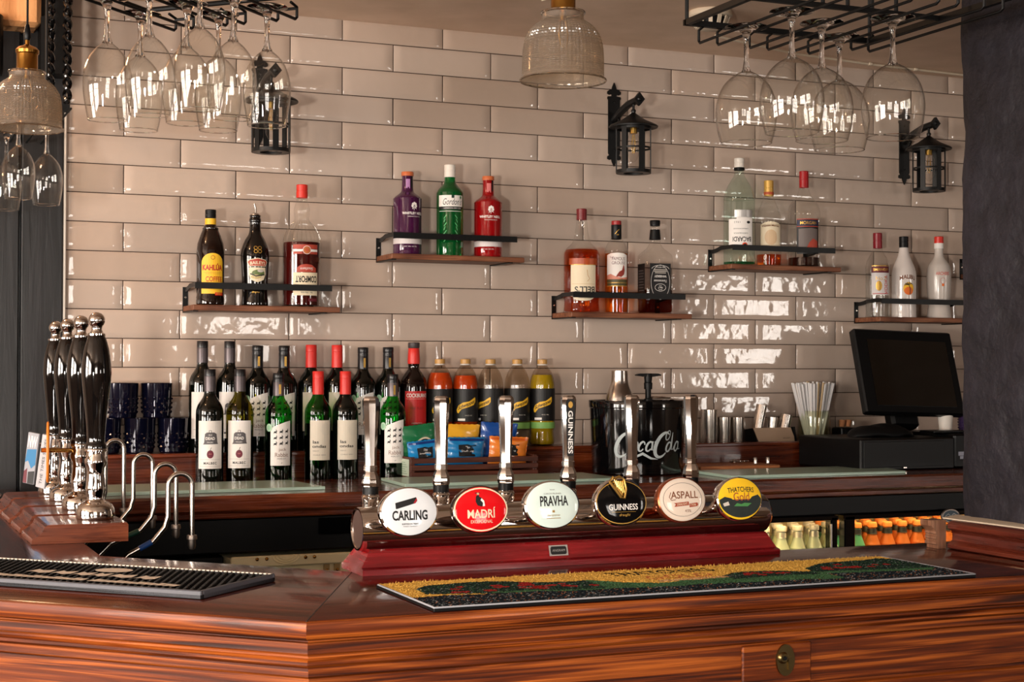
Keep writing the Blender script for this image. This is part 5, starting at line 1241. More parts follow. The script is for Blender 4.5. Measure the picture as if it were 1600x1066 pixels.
# ------------------------------------------------------------------ hand pumps on the left arm of the bar
def arc3(c, r_, a0, a1, ux, uz, n=10): return [tuple(Vector(c) + Vector(ux) * (r_ * math.cos(R(a0 + (a1 - a0) * i / n))) + Vector(uz) * (r_ * math.sin(R(a0 + (a1 - a0) * i / n)))) for i in range(n + 1)]
handle_black = mat('black_lacquer', (9, 7, 7), .06, coat=.8)
PX = -.250
labels_hp = ('black and chrome hand pump, nearest of the four on the left of the bar', 'black and chrome hand pump, second from the camera, with an orange pump clip', 'black and chrome hand pump, third from the camera', 'black and chrome hand pump nearest the tiled wall')
tapes = (('blue_tape', (24, 76, 150)), ('green_tape', (20, 70, 52)), ('yellow_tape', (226, 170, 40)), ('black_tape', (24, 22, 22)))
for k, y in enumerate((-1.268, -1.062, -.855, -.655)):
    t = thing('hand_pump', labels_hp[k], 'hand pump', (PX, y, 1.0553), 0, 'row of four hand pumps')
    pl = [(-.122, 0), (.046, 0), (.046, .030), (.043, .034), (-.093, .034), (-.099, .031), (-.103, .022), (-.113, .013), (-.120, .010), (-.122, .006)]
    MB().prism(pl, -.084, .084, 0, Matrix(((1, 0, 0, 0), (0, 0, -1, 0), (0, 1, 0, 0), (0, 0, 0, 1)))).build('wooden_plinth', plinth_w, t)
    c_ = MB().lathe(smooth_prof([(.0335, .0345), (.0350, .040), (.0340, .052), (.0290, .061), (.0210, .066), (.0165, .069)], 4) + [(.0155, .071), (.0165, .078), (.0180, .084), (.0185, .092), (.0168, .104), (.0155, .116), (.0160, .128), (.0200, .136), (.0205, .142), (.0175, .148), (.0172, .160)], seg=40)
    for j in range(7): 
        a = R(200 + j * 13); c_.tube([(.0345 * math.cos(a), .0345 * math.sin(a), .050), (.0245 * math.cos(a), .0245 * math.sin(a), .0655)], .0009, 5)
    c_.build('chrome_base', chrome, t)
    hl = MB().lathe(smooth_prof([(.0185, .158), (.0200, .163), (.0195, .170), (.0165, .177), (.0170, .195), (.0195, .225), (.0240, .265), (.0268, .295), (.0270, .312), (.0240, .340), (.0185, .362), (.0145, .372)], 5), (0, 0, 0), 40).build('black_handle', handle_black, t)
    MB().lathe([(.0185, .1575), (.0207, .1595), (.0207, .1625), (.0195, .1645)], seg=32).build('chrome_collar', chrome, t)
    MB().lathe([(.0148, .3705), (.0165, .3725), (.0165, .3755), (.0120, .3775), (.0095, .382), (.0098, .3885)] + [(.0150 * math.sin(R(a_)), .4005 - .0150 * math.cos(R(a_))) for a_ in range(45, 181, 9)], seg=32).build('chrome_finial', chrome, t)
    # swan neck
    ux, uz = (1, 0, 0), (0, 0, 1); xr = (.178, .188, .178, .150)[k]; w_ = (.0225, .0215, .0200, .0200)[k]; zt = (.121, .128, .138, .160)[k] - .030
    path = [(.035, 0, -.060), (.060, 0, -.035), (xr - 2 * w_ - .028, 0, -.012 + .0), (xr - 2 * w_ - .006, 0, .014), (xr - 2 * w_, 0, .034)] + arc3((xr - w_, 0, zt), w_, 180, 0, ux, uz, 12) + [(xr, 0, .05), (xr, 0, -.005)]
    nk = MB().tube(path, .0048, 12).build('swan_neck', steel, t)
    MB().lathe([(.0048, .0), (.0090, 0), (.0100, -.004), (.0100, -.008), (.0075, -.009), (.0075, -.020), (.0060, -.026), (.0020, -.028)], (xr, 0, -.003), 20).build('sparkler', dull_steel, nk)
    a_, b_ = Vector(path[1]), Vector(path[2]); dd = (b_ - a_)
    MB().tube([tuple(a_ + dd * .45), tuple(a_ + dd * .95)], .0056, 12).build('coloured_tape', C(*tapes[k]), nk)
    if k == 1:
        MB().tube([(0, 0, .150), (-.075, -.006, .152)], .0045, 12).sphere((.0, 0, .150), .010, 14).build('clip_rod', brass, t)
        oc = MB().lathe([(0, .0028), (.040, .0028), (.042, .0010), (.042, -.0010), (.040, -.0028), (0, -.0028)], (0, 0, 0), 40, 0, MX(-.062, -.004, .148, ry=PI / 2, rz=R(-7)) @ Matrix.Diagonal((1.42, .95, 1, 1))).build('pump_clip', C('clip_orange', (216, 122, 40)), t)
        oc['label'] = 'orange oval pump clip seen nearly edge on'
    if k in (2, 3):
        MB().tube([(0, 0, .148), (-.045, -.010, .142)], .0035, 10).build('clip_rod', chrome, t)
        if k == 2: 
            M = MX(-.046, -.010, .118, ry=R(10), rz=R(-52)); cm = C('clip_silver', (170, 166, 168), .35, .5)
        else: 
            M = MX(-.052, -.030, .115, ry=R(8), rz=R(-46)); cm = C('poster_grey', (150, 150, 156))
        sgn = MB().box((0, 0, 0), (.030 if k == 3 else .026, .006, .112), 0, M, b=.001).build('pump_clip', cm, t)
        L = Label(lambda a1, b1, e, M=M: tuple(M @ Vector((a1, -.0031 - e, b1))))
        if k == 2: L.text('THE TIMES SERIES', 0, 0, .0075, K, 1, w=.095, rot=PI / 2)
        else:
            L.text('NW', 0, .036, .026, W, 1, w=.024, bold=.02); L.poly([(-.012, .018), (.013, .022), (.014, -.012), (.004, -.022), (-.006, -.006), (-.014, -.010)], C('poster_blue', (36, 112, 160)), 1); L.poly([(-.014, -.030), (-.006, -.022), (-.004, -.055), (-.014, -.055)], MAR, 1); L.poly([(-.003, -.030), (.014, -.026), (.014, -.055), (-.002, -.055)], K, 1)
        L.build('clip_print', sgn)
tr = tag(MB().box((0, 0, .006), (.20, .24, .012), b=.004).box((0, 0, .013), (.18, .22, .003)).build('drip_tray', mat('tray_steel', (132, 124, 120), .3, 1.0)), 'steel tray at the far end of the left arm of the bar', 'tray'); tr.location = (-.43, -.20, 1.0553)

# ------------------------------------------------------------------ black rubber bar mat
M = Matrix.Translation((-.2318, -2.108, 1.0553)) @ Matrix(((-.7071, .7071, 0, 0), (.7071, .7071, 0, 0), (0, 0, 1, 0), (0, 0, 0, 1)))
mt = thing('rubber_bar_mat', 'black ribbed rubber bar mat with a grey rim on the left arm of the bar', 'bar mat', (0, 0, 0)); mt.matrix_world = M
LX, WY = .62, .196
MB().box((LX / 2, WY / 2, .0035), (LX, WY, .007), b=.001).build('mat_base', rubber, mt)
m = MB(); 
for (c_, d_) in (((LX / 2, .003, .006), (LX, .006, .012)), ((LX / 2, WY - .003, .006), (LX, .006, .012)), ((.003, WY / 2, .006), (.006, WY - .0122, .012)), ((LX - .003, WY / 2, .006), (.006, WY - .0122, .012))): m.box(c_, d_, b=.0012)
m.build('rim', grey_rubber, mt)
m = MB(); kx = int(LX / .0115)
for i in range(1, kx):
    for j in range(14):
        x0 = i * .0115 + (.0057 if j % 2 else 0); y0 = .012 + j * .0130
        if x0 > LX - .012: continue
        m.add([(x0 - .0035, y0 - .0052, .0068), (x0 + .0030, y0 - .0052, .0068), (x0 + .0050, y0 + .0052, .0068), (x0 - .0015, y0 + .0052, .0068), (x0 - .0022, y0 - .0040, .0112), (x0 + .0018, y0 - .0040, .0112), (x0 + .0036, y0 + .0040, .0112), (x0 - .0004, y0 + .0040, .0112)], [(4, 5, 6, 7), (0, 1, 5, 4), (1, 2, 6, 5), (2, 3, 7, 6), (3, 0, 4, 7)])
o = m.build('raised_ribs', rubber, mt, smooth=0); o['kind'] = 'stuff'
m = MB(); rr = random.Random(21)
for j in range(34): m.box((LX - .014 - 0 if False else .010 + j * .0182, WY - .010, .0118), (.009, .004, .0012))
L = Label(lambda x_, y_, e: (x_, y_, .0114 + e)); bone = C('bone_white', (226, 212, 194)); L.flip = False
L.oval(.240, .136, .030, .022, bone, 1)
for (xs, w_) in ((.128, .034), (.168, .040), (.212, .026), (.240, .030), (.274, .034), (.312, .040)): L.poly([(xs, .078), (xs + w_ * .3, .070), (xs + w_ * .8, .080), (xs + w_, .074), (xs + w_ * .96, .104), (xs + w_ * .6, .096), (xs + w_ * .2, .106)], bone, 1)
for j in range(34): L.rect(.060 + j * .0120, .026, .060 + j * .0120 + (.0105 if j != 12 else .003), .042 + .008 * ((j * 7) % 3) / 3, bone, 1)
L.build('worn_lettering', mt)
m = MB()
for j in range(int(LX / .0075)): m.box((.004 + j * .0075, WY - .0085, .0118), (.0045, .0045, .0016))
m.build('white_edge_dots', bone, mt)['kind'] = 'stuff'

# ------------------------------------------------------------------ orchard bar runner with a short looped pile
def poly_at(pts, x):
    for (a, b), (c, d) in zip(pts, pts[1:]):
        if a <= x <= c: return b + (d - b) * (x - a) / max(c - a, 1e-9)
    return pts[0][1] if x < pts[0][0] else pts[-1][1]
def runner():
    X0, X1, Y0, Y1 = .022, .892, -2.3275, -2.092; W_, D_ = X1 - X0, Y1 - Y0
    rn = thing('bar_runner', 'yellow and dark green orchard bar runner along the front edge of the bar', 'bar runner', (X0, Y0, 1.0553))
    MB().box((W_ / 2, D_ / 2, .0025), (W_, D_, .005), b=.0008).build('rubber_backing', rubber, rn)
    m = MB()
    for (c_, d_) in (((W_ / 2, .0015, .0052), (W_, .003, .0028)), ((.0015, D_ / 2, .0052), (.003, D_ - .0062, .0028)), ((W_ - .0015, D_ / 2, .0052), (.003, D_ - .0062, .0028))): m.box(c_, d_, b=.001)
    m.build('pale_edge', C('edge_grey', (150, 152, 158)), rn)
    rr = random.Random(4)
    nx, ny = 420, 112; vs = []; cols = []
    yel = lin((226, 180, 86)); navy = lin((22, 32, 40)); dgr = lin((24, 44, 38)); grn = lin((66, 106, 72)); red = lin((150, 36, 34)); wht = lin((150, 158, 160)); tan = lin((208, 166, 120)); blk = lin((30, 26, 22)); org = lin((196, 120, 70))
    apples = []
    for (cx_, cy_, w_, h_) in ((.13, .140, .095, .045), (.24, .120, .05, .03), (.57, .120, .05, .016), (.75, .145, .075, .035)):
        for _ in range(int(w_ * 170)): apples.append((cx_ + rr.uniform(-w_, w_) * .85, cy_ + rr.uniform(-h_, h_) * .7, rr.uniform(.006, .010)))
    tvs, tts, tbb = text2d('THATCHERS', 0, .02); g2, gt, gb = text2d('GOLD', .2, .02)
    def in_text(px, py, V_, T_, bb, cx_, cy_, w_, h_):
        u = (px - cx_) / w_ + .5; v = (py - cy_) / h_ + .5
        if not (0 <= u <= 1 and 0 <= v <= 1): return False
        x_ = bb[0] + u * (bb[2] - bb[0]); y_ = bb[1] + v * (bb[3] - bb[1])
        for a, b_, c_ in T_:
            (ax, ay), (bx_, by), (cx2, cy2) = V_[a], V_[b_], V_[c_]
            d1 = (x_ - bx_) * (ay - by) - (ax - bx_) * (y_ - by); d2 = (x_ - cx2) * (by - cy2) - (bx_ - cx2) * (y_ - cy2); d3 = (x_ - ax) * (cy2 - ay) - (cx2 - ax) * (y_ - ay)
            if not ((d1 < 0 or d2 < 0 or d3 < 0) and (d1 > 0 or d2 > 0 or d3 > 0)): return True
        return False
    for j in range(ny + 1):
        for i in range(nx + 1):
            x_ = .003 + (W_ - .006) * i / nx; y_ = .003 + (D_ - .0035) * j / ny
            edge = i in (0, nx) or j in (0, ny)
            h = .0056 + (0 if edge else rr.random() ** 1.5 * .0013)
            vs.append((x_ + (0 if edge else rr.uniform(-.0007, .0007)), y_ + (0 if edge else rr.uniform(-.0007, .0007)), h))
            n1 = .003 * math.sin(x_ * 46) + .002 * math.sin(x_ * 105 + 1) + rr.uniform(-.0015, .0015)
            band = poly_at(((0, .085), (.04, .092), (.11, .090), (.234, .070), (.33, .060), (.53, .050), (.63, .036), (.80, .040), (.84, .060), (.9, .12)), x_) + n1
            top = poly_at(((.028, 0), (.033, .165), (.059, .188), (.098, .203), (.154, .200), (.183, .184), (.222, .166), (.265, .156), (.292, .156), (.31, .138), (.334, .116), (.378, .094), (.49, .106), (.505, .130), (.53, .146), (.57, .150), (.62, .136), (.655, .118), (.664, .150), (.70, .176), (.746, .198), (.842, .206), (.87, .19), (.9, .15)), x_) + n1
            c = yel
            if y_ < top and not (x_ < .115 and y_ < .118 - .25 * x_ and y_ > band): c = dgr
            if .29 < x_ < .50 and c is dgr: c = grn
            if c is dgr and .12 < x_ < .31 and y_ < band + .012: c = grn
            if .49 < x_ < .66 and c is dgr and y_ < .090 + n1: c = grn
            if x_ > .655 and c is dgr and abs(y_ - (.098 - .14 * (x_ - .66))) < .011: c = grn
            if .386 < x_ < .505 and abs(y_ - .108 - .05 * (x_ - .386)) < .007: c = tan
            if x_ > .66 and c is dgr and y_ < .088 - .14 * (x_ - .66): c = navy
            if y_ < band: c = navy
            if c is dgr:
                for ax, ay, ar in apples:
                    if ((x_ - ax) / 1.0) ** 2 + ((y_ - ay) / 1.0) ** 2 < ar * ar: c = red; break
                else:
                    if rr.random() < .10: c = grn
            if c in (navy, dgr) and rr.random() < (.03 if c is dgr else .06): c = wht
            if c is navy and rr.random() < .03: c = org
            if c is yel and in_text(x_, y_, tvs, tts, tbb, .437, .196, .178, .036): c = blk
            if c in (yel, tan) and in_text(x_, y_, g2, gt, gb, .440, .144, .110, .036): c = org
            v = rr.uniform(.93, 1.06); cols.append((c[0] * v, c[1] * v, c[2] * v, 1))
    fs = [(j * (nx + 1) + i, j * (nx + 1) + i + 1, (j + 1) * (nx + 1) + i + 1, (j + 1) * (nx + 1) + i) for j in range(ny) for i in range(nx)]
    o = MB().add(vs, fs)
    # loose loops standing up, most of them along the back edge
    k0 = len(o.v); extra = []
    for q in range(1500):
        if q < 420: x_, y_ = rr.uniform(.01, W_ - .01), D_ - rr.uniform(.001, .008)
        else: x_, y_ = rr.uniform(.01, W_ - .01), rr.uniform(.01, D_ - .01)
        i = min(nx, int((x_ - .0055) / (W_ - .011) * nx)); j = min(ny, int((y_ - .0055) / (D_ - .006) * ny)); c = cols[j * (nx + 1) + i]
        hh = rr.uniform(.0012, .0042) if q < 420 else rr.uniform(.001, .003); a = rr.uniform(0, 6.28); w_ = .0007
        dx_, dy_ = rr.uniform(-.0015, .0015), rr.uniform(-.001, .0015)
        o.add([(x_ + w_ * math.cos(a), y_ + w_ * math.sin(a), .0045), (x_ + w_ * math.cos(a + 2.1), y_ + w_ * math.sin(a + 2.1), .0045), (x_ + w_ * math.cos(a + 4.2), y_ + w_ * math.sin(a + 4.2), .0045), (x_ + dx_, y_ + dy_, .0055 + hh)], [(0, 1, 3), (1, 2, 3), (2, 0, 3)])
        bright = 1.25 if rr.random() < .5 else 1.0
        extra += [tuple(min(1, q_ * bright) for q_ in c[:3]) + (1,)] * 4
    cols += extra
    pm = mat('runner_pile', (200, 160, 80), .9, spec=.15); n, l = nodes_of(pm); vcn = n.new('ShaderNodeVertexColor'); vcn.layer_name = 'pile'; l.new(vcn.outputs['Color'], n['Principled BSDF'].inputs['Base Color'])
    ob = o.build('pile', pm, rn, smooth=0, fix=False); ob['kind'] = 'stuff'
    ca = ob.data.color_attributes.new('pile', 'FLOAT_COLOR', 'POINT')
    flat = [x_ for c in cols for x_ in c]; ca.data.foreach_set('color', flat)
runner()

# ------------------------------------------------------------------ hanging racks
def rod(m, pts, r_=.0026, closed=False): m.tube(pts, r_, 8, closed=closed)
ZR = 1.9505
rk = thing('glass_rack', 'black wire rack holding five large balloon glasses, hanging over the right of the bar', 'rack', (0, 0, 0))
fr_ = MB()
for (xc, ye, yb) in ((.737, -1.800, -2.22), (.842, -1.800, -2.22), (.930, -1.800, -2.22), (1.020, -1.86, -2.22)):
    m = MB()
    for s_ in (-1, 1):
        rod(m, [(xc + s_ * .019, yb, ZR + .028), (xc + s_ * .019, yb, ZR + .002), (xc + s_ * .019, yb + .006, ZR - .001), (xc + s_ * .019, ye - .004, ZR - .001), (xc + s_ * .019, ye, ZR + .003), (xc + s_ * .019, ye, ZR + .022), (xc + s_ * .019, ye - .015, ZR + .026)])
    m.build('slot_rods', iron, rk)
fr_.box((.880, -2.22, ZR + .030), (.40, .010, .010)).box((.880, -1.815, ZR + .030), (.40, .010, .010)).box((.685, -2.02, ZR + .030), (.010, .41, .010)).box((1.075, -2.02, ZR + .030), (.010, .41, .010)).box((.880, -2.02, ZR + .030), (.40, .008, .008))
for x in (.685, .78, .83, .88, .93, .98, 1.075):
    for y in ((-2.02,) if .7 < x < 1.0 else (-2.22, -1.815)): fr_.tube([(x, y, ZR + .03), (x, y, 2.102)], .0035, 8)
fr_.build('rack_frame', iron, rk)
SQ = math.sqrt(.5)
def pq(p, q, z): return (p * SQ + q * SQ, -p * SQ + q * SQ, z)      # p along the bar edge, q towards the staff side
rk2 = thing('glass_rack', 'black wire rack holding eight wine glasses, hanging over the left corner of the bar', 'rack', (0, 0, 0))
fr_ = MB()
for pc in (.985, 1.088, 1.187):
    m = MB()
    for s_ in (-1, 1):
        p = pc + s_ * .018
        rod(m, [pq(p, -1.62, ZR + .028), pq(p, -1.62, ZR + .002), pq(p, -1.61, ZR - .001), pq(p, -1.195, ZR - .001), pq(p, -1.19, ZR + .003), pq(p, -1.19, ZR + .020), pq(p, -1.21, ZR + .024)])
    rod(m, [pq(pc - .018, -1.19, ZR + .018), pq(pc + .018, -1.19, ZR + .018)])
    m.build('slot_rods', iron, rk2)
def pbox(p0, q0, p1, q1, z, r_=.0045): fr_.tube([pq(p0, q0, z), pq(p1, q1, z)], r_, 8)
for q in (-1.62, -1.42, -1.225): pbox(.93, q, 1.24, q, ZR + .030)
for p in (.93, 1.24):
    pbox(p, -1.62, p, -1.225, ZR + .030)
    for q in (-1.62, -1.30): fr_.tube([pq(p, q, ZR + .03), pq(p, q, 2.102 if pq(p, q, 0)[1] < -1.81 else 2.352)], .0035, 8)
fr_.build('rack_frame', iron, rk2)
rk3 = thing('glass_rack', 'black wire rack above the left pendant lamp holding three small wine glasses', 'rack', (0, 0, 0))
m = MB()
for x in (-.234, -.311):
    for s_ in (-1, 1): rod(m, [(x + s_ * .018, -.62, ZR - .001), (x + s_ * .018, -.02, ZR - .001)])
m.build('slot_rods', iron, rk3)
m = MB(); m.box((-.275, -.55, ZR + .010), (.13, .01, .018))
m.tube([(-.262, -.55, ZR + .01), (-.262, -.55, 2.352)], .0035, 8)
m.build('rack_frame', iron, rk3)

# stemware hangs upside down: local z = 0 at the foot, the rim at -H
def stemware(kind, label, cat='wine glass', group=None, z=1.9545):
    t = thing('wine_glass', label, cat, (0, 0, z), 0, group)
    if kind == 'wine':
        H = .1935; foot = .033; zb = -.070
        bowl = [(.0062, zb), (.011, zb - .004), (.020, zb - .012), (.030, zb - .026), (.0365, zb - .045), (.0385, zb - .062), (.0378, zb - .082), (.0345, zb - .105), (.0310, -H)]
    else:
        H = .200; foot = .0365; zb = -.076
        bowl = [(.0065, zb), (.013, zb - .003), (.026, zb - .011), (.040, zb - .026), (.0488, zb - .046), (.0525, zb - .068), (.0516, zb - .086), (.0485, zb - .106), (.0435, -H)]
    if kind == 'small': pass
    bp_ = smooth_prof(bowl, 5)
    inner = [(r_ - .0010 if z_ < zb - .002 else r_ * .3, z_) for r_, z_ in bp_[2:]]
    MB().lathe(bp_ + [(bp_[-1][0] - .0006, -H - .0004)] + list(reversed([(max(0, a), b_) for a, b_ in inner])) + [(0, zb - .006)], seg=48).build('bowl', glass_wine, t)
    MB().tube([((bp_[-1][0] - .0004) * math.cos(a * PI / 24), (bp_[-1][0] - .0004) * math.sin(a * PI / 24), -H) for a in range(48)], .0008, 6, closed=True).build('rim', glass_solid, t)
    MB().lathe([(0, .0005), (foot, .0), (foot + .0003, -.0012), (foot * .7, -.0030), (foot * .35, -.0058), (.0075, -.011), (.0048, -.020), (.0040, -.034), (.0042, zb * .78), (.0062, zb * .94), (.0085, zb - .001), (0, zb - .0035)], seg=32).build('stem_and_foot', glass_solid, t)
    return t
GL = 'wine glasses in the left hanging rack'; GRp = 'balloon glasses in the right hanging rack'; GS = 'small wine glasses under the left pendant'
w0 = stemware('wine', 'wine glass hanging leftmost in the left rack', group=GL)
w0.location = (-.300, -1.700, 1.9545); w0.rotation_euler = (.02, -.015, 0)
for (x, y, rx_, ry_, lb) in ((-.232, -1.612, .0, .02, 'wine glass hanging behind the leftmost one in the left rack'), (-.2475, -1.777, .03, .03, 'wine glass hanging second from the left in the front of the left rack'),
                   (-.176, -1.715, 0, .01, 'wine glass hanging behind the middle of the left rack'), (-.188, -1.868, .04, .03, 'wine glass hanging nearest the camera in the left rack'),
                   (-.113, -1.660, 0, .0, 'wine glass hanging low behind the right end of the left rack'), (-.118, -1.795, .02, .035, 'wine glass second from the right in the left rack'),
                   (-.052, -1.742, 0, .0, 'wine glass hanging rightmost in the left rack, before the wall lantern')):
    clone(w0, (x, y, 1.9545), 0, lb, rot=(rx_, ry_, x * 5))
clone(w0, (-.234, -.321, 1.9545), 0, 'small wine glass hanging alone on the right under the left pendant', GS)
clone(w0, (-.311, -.440, 1.9545), 0, 'small wine glass hanging at the left edge under the left pendant', GS)
clone(w0, (-.311, -.150, 1.9545), 0, 'small wine glass half hidden behind another at the left edge', GS)
g0 = stemware('balloon', 'balloon wine glass hanging leftmost in the right rack', group=GRp); g0.location = (.737, -1.928, 1.9545)
for (x, y, lb) in ((.742, -2.060, 'balloon wine glass hanging nearest the camera, second from the left in the right rack'), (.836, -2.008, 'balloon wine glass hanging in the middle of the right rack'),
                   (.930, -1.925, 'balloon wine glass hanging far back in the right rack, behind the middle one'), (.924, -2.085, 'balloon wine glass hanging rightmost in the right rack')):
    clone(g0, (x, y, 1.9545), 0, lb, rot=(0, 0, x * 7))

# ------------------------------------------------------------------ pendant lamps
prismatic = thin_glass('ribbed_pendant_glass', (236, 228, 216), .6, .10, .12)
n, l = nodes_of(prismatic)
mixn = [q for q in n if q.type == 'MIX_SHADER'][0]; outn = [q for q in n if q.type == 'OUTPUT_MATERIAL'][0]
tl_ = n.new('ShaderNodeBsdfTranslucent'); tl_.inputs[0].default_value = lin((226, 214, 200)); df_ = n.new('ShaderNodeBsdfDiffuse'); df_.inputs[0].default_value = lin((214, 202, 190))
ad = n.new('ShaderNodeMixShader'); ad.inputs[0].default_value = .5; l.new(tl_.outputs[0], ad.inputs[1]); l.new(df_.outputs[0], ad.inputs[2])
m2 = n.new('ShaderNodeMixShader'); m2.inputs[0].default_value = .15; l.new(mixn.outputs[0], m2.inputs[1]); l.new(ad.outputs[0], m2.inputs[2]); l.new(m2.outputs[0], outn.inputs[0])
def pendant(loc, label):
    t = thing('pendant_lamp', label, 'pendant lamp', loc, 0, 'ribbed glass pendant lamps')
    pr_ = smooth_prof([(.0715, .0), (.0700, .004), (.0672, .008), (.0668, .035), (.0655, .055), (.0615, .072), (.0530, .086), (.0420, .096), (.0358, .1005), (.0345, .104), (.0345, .114)], 6)
    segs = 64; out = []
    # horizontal ribs along the shade, vertical ribs around it
    fine = []
    for (ra, za), (rb, zb_) in zip(pr_, pr_[1:]):
        k_ = max(1, int(math.hypot(zb_ - za, rb - ra) / .0015))
        for q in range(k_): fine.append((ra + (rb - ra) * q / k_, za + (zb_ - za) * q / k_))
    fine.append(pr_[-1])
    m = MB(); vs = []; n_ = len(fine)
    for j, (r_, z_) in enumerate(fine):
        rib = .0008 * (1 if j % 2 else -1) if .008 < z_ < .094 else 0
        for i in range(segs * 2):
            a = PI * i / segs; rv = .0006 * (1 if i % 2 else -1) if .008 < z_ < .094 else 0
            vs.append(((r_ + rib + rv) * math.cos(a), (r_ + rib + rv) * math.sin(a), z_))
    s2 = segs * 2
    m.add(vs, [(j * s2 + i, j * s2 + (i + 1) % s2, (j + 1) * s2 + (i + 1) % s2, (j + 1) * s2 + i) for j in range(n_ - 1) for i in range(s2)])
    m.lathe([(.0335, .114), (.0335, .104), (.0385, .0955), (.0500, .085), (.0585, .071), (.0630, .054), (.0645, .012), (.0690, .001), (.0715, 0)], seg=64)
    m.build('ribbed_glass_shade', prismatic, t, smooth=12)
    MB().tube([(.0352 * math.cos(a * PI / 20), .0352 * math.sin(a * PI / 20), .1135) for a in range(40)], .0022, 8, closed=True).build('upper_glass_rim', glass_solid, t)
    MB().tube([(.0712 * math.cos(a * PI / 24), .0712 * math.sin(a * PI / 24), .001) for a in range(48)], .0016, 8, closed=True).build('lower_glass_rim', glass_solid, t)
    MB().lathe([(.0, .1145), (.030, .1145), (.0215, .1155), (.0205, .118), (.0205, .149), (.0225, .151), (.0230, .157), (.0180, .163), (.0080, .167), (.0045, .169), (.0045, .179), (0, .179)], seg=36).build('brass_socket', brass, t)
    MB().lathe([(.0045, .177), (.0070, .182), (.0065, .195), (.0035, .209), (0, .210)], seg=20).build('cord_grip', black_plastic, t)
    MB().tube([(0, 0, .205), (0, 0, (2.102 if loc[1] < -1.8 else 2.352) - loc[2])], .0022, 8).build('cord', black_matt, t)
    MB().lathe(smooth_prof([(.0, .036), (.016, .040), (.026, .054), (.028, .068), (.022, .086), (.014, .100), (.0130, .114)], 4), seg=28).build('bulb', glass_clear, t)
    MB().lathe([(0, .100), (.006, .100), (.005, .116)], seg=12).tube([(.004, 0, .100), (.009, 0, .078), (.006, 0, .054), (-.002, .004, .060), (-.008, 0, .078), (-.004, 0, .100)], .0008, 5).build('filament', gold, t)
    return t
p0 = pendant((.410, -1.887, 1.8435), 'ribbed glass pendant lamp with brass socket hanging in the centre before the tiles')
pendant((-.350, -1.003, 1.8405), 'ribbed glass pendant lamp on a black cord at the left edge')

# ------------------------------------------------------------------ wall lanterns
def lantern(x, label):
    t = thing('wall_lantern', label, 'wall lantern', (x, -.0065, 2.105), 0, 'black iron wall lanterns')
    half = [(.0195, -.085), (.0195, .078), (.0225, .082), (.0210, .088), (.008, .089), (.008, .095), (.016, .093), (.0225, .096), (.0225, .103), (.015, .109), (.008, .110), (.005, .120), (0, .131)]
    low = [(.016, -.090), (.022, -.094), (.0225, -.102), (.015, -.105), (.009, -.101), (.007, -.110), (0, -.124)]
    rt_ = list(reversed(low[:-1])) + half[:-1]
    pl = [(0, -.124)] + rt_ + [(0, .131)] + [(-a_, b_) for a_, b_ in reversed(rt_)]
    FR = Matrix(((1, 0, 0, 0), (0, 0, -1, 0), (0, 1, 0, 0), (0, 0, 0, 1)))
    MB().prism(pl, 0.0002, .005, 0, FR).build('wall_plate', iron, t)
    for z_ in (.070, -.075): MB().sphere((0, -.006, z_), .0035, 10).build('screw', iron, t)
    m = MB(); m.tube([(0, -.004, .018), (0, -.05, .036), (0, -.10, .050), (.004, -.150, .056)], [.0125, .0120, .0115, .011], 10)
    m.prism([(-.017, 0), (0, -.020), (.017, 0), (0, .020)], -.006, .006, 0, MX(.004, -.157, .057, rx=PI / 2)); m.sphere((.004, -.157, .057), .010, 12)
    m.tube([(0, -.004, .028), (0, -.04, .014), (0, -.012, -.015)], .004, 8); m.build('arm', iron, t)
    B = (0, -.130)
    m = MB(); m.lathe([(0, .030), (.006, .030), (.0075, .026), (.006, .020), (.010, .016), (.036, -.002), (.0690, -.017), (.0730, -.021), (.0720, -.0245), (.062, -.0245), (.010, .009), (0, .008)], (B[0], B[1], 0), 36); m.tube([(B[0], B[1], .026), (B[0], B[1], .050)], .004, 8); m.build('roof', iron, t)
    m = MB(); r_ = .0505
    for z_, h_ in ((-.026, .008), (-.0855, .005), (-.155, .010)): m.lathe([(r_ - .002, z_ - h_ / 2), (r_ + .0015, z_ - h_ / 2), (r_ + .0015, z_ + h_ / 2), (r_ - .002, z_ + h_ / 2), (r_ - .002, z_ - h_ / 2)], (B[0], B[1], 0), 36)
    m.lathe([(.030, -.158), (.0515, -.158), (.0515, -.160), (.030, -.160), (.030, -.158)], (B[0], B[1], 0), 36)
    for k in range(6):
        a = PI / 6 + k * PI / 3; m.box((r_, 0, -.090), (.003, .016, .134), 0, MX(B[0], B[1], 0, rz=a))
    m.build('cage', iron, t)
    MB().lathe(smooth_prof([(.010, -.030), (.012, -.042), (.0175, -.060), (.0180, -.085), (.014, -.110), (.006, -.124), (0, -.127)], 4), (B[0], B[1], 0), 24).build('bulb', glass_clear, t)
    m = MB(); 
    for k in range(4): 
        a = k * PI / 2; m.tube([(B[0] + .003 * math.cos(a), B[1] + .003 * math.sin(a), -.045), (B[0] + .007 * math.cos(a), B[1] + .007 * math.sin(a), -.072), (B[0] + .003 * math.cos(a), B[1] + .003 * math.sin(a), -.100)], .0008, 5)
    m.lathe([(0, -.025), (.0105, -.025), (.0105, -.042), (0, -.042)], (B[0], B[1], 0), 16).build('bulb_socket', gold, t)
    return t
l0 = lantern(1.460, 'black iron wall lantern in the middle of the tiled wall')
clone(l0, (.366, -.0065, 2.105), 0, 'black iron wall lantern partly behind the left hanging glasses')
clone(l0, (2.535, -.0065, 2.102), 0, 'black iron wall lantern beside the slate pillar')

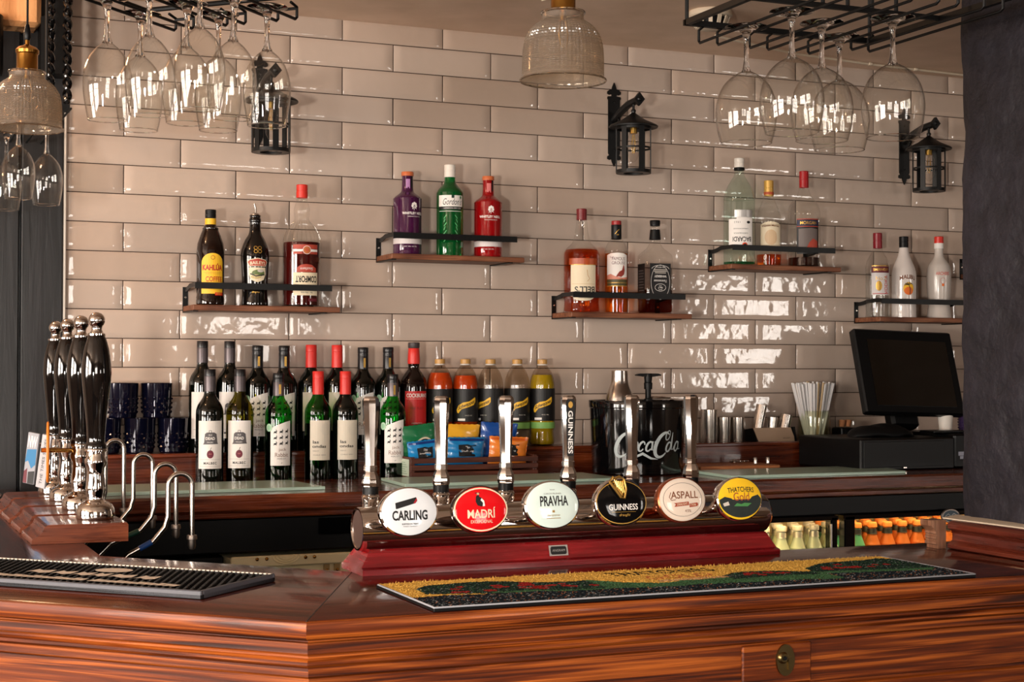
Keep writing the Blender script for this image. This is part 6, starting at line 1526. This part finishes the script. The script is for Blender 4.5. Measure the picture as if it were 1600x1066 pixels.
# ------------------------------------------------------------------ ceiling bits
t = thing('smoke_detector', 'round cream smoke detector on the ceiling behind the right rack', 'smoke detector', (1.499, -.515, 2.35))
MB().lathe([(0, 0), (.058, 0), (.060, -.004), (.060, -.014), (.055, -.018), (0, -.018)], seg=48).build('base', cream_p, t)
MB().lathe([(.040, -.018), (.038, -.045), (0, -.045)], seg=40).build('dark_chamber', black_matt, t)
m = MB(); m.lathe([(0, -.050), (.030, -.050), (.040, -.047), (.041, -.043), (.036, -.0425)], seg=40)
for k in range(12): m.box((0, 0, 0), (.004, .0105, .028), 0, MX(rz=k * PI / 6) @ MX(.0465, 0, -.031, ry=R(20)))
m.build('slotted_cover', cream_p, t)
o = MB().tube([(1.66, -.27, 2.345), (2.0, -.16, 2.342), (2.35, -.10, 2.345), (2.9, -.06, 2.346)], .004, 8).build('ceiling_cable', cream_p); tag(o, 'thin painted cable along the ceiling above the tiles', 'cable')
for x, y in ((2.33, -.103), (2.52, -.088)): MB().box((x, y, 2.345), (.014, .014, .009), b=.002).build('cable_clip', cream_p, o)
o = MB().tube([(1.02, -.45, 2.3485), (1.10, -.62, 2.3485), (1.22, -.80, 2.3485)], .0015, 6).build('ceiling_wire', cream_p); tag(o, 'thin wire running across the ceiling behind the centre pendant', 'wire')

# dark fittings at the top left, lit warm from above
t = thing('black_spotlight', 'black cylindrical spotlight mounted high on the dark boards at the top left', 'spotlight', (-.352, -.135, 2.10))
MB().lathe([(0, .150), (.030, .150), (.032, .146), (.032, .02), (.030, 0), (.024, .0), (.024, .01), (0, .01)], seg=32).build('housing', black_plastic, t); MB().tube([(0, 0, .10), (0, .10, .10)], .006, 8).build('mount_arm', iron, t)
t = thing('black_box_speaker', 'black wedge shaped box fixed at the top left below the rough orange beam', 'speaker', (0, 0, 0))
MB().prism([(-.226, 2.12), (-.226, 2.262), (-.210, 2.270), (-.186, 2.349), (-.160, 2.349), (-.160, 2.12)], .035, .11, 0, Matrix(((1, 0, 0, 0), (0, 0, -1, 0), (0, 1, 0, 0), (0, 0, 0, 1)))).build('cabinet', black_matt, t)
for j, x in enumerate((-.212, -.170)):
    m = MB()
    for s_ in (0, PI): m.tube([(x + .007 * math.cos(a * .55 + s_), -.185 + .007 * math.sin(a * .55 + s_), 2.349 - a * .0052) for a in range(62 if j else 54)], .0055, 7)
    tag(m.build('beaded_cord', black_gloss), ('glossy black twisted cord hanging top left, nearer the boards', 'glossy black twisted cord hanging top left, nearer the tiles')[j], 'cord', 'glossy black hanging cords')
d_ = bpy.data.lights.new('warm_ceiling_lamp', 'POINT'); d_.energy = 5; d_.color = (1.0, .62, .34); d_.shadow_soft_size = .05
o_ = bpy.data.objects.new('warm_ceiling_lamp', d_); col.objects.link(o_); o_.location = (-.62, -.55, 2.22)
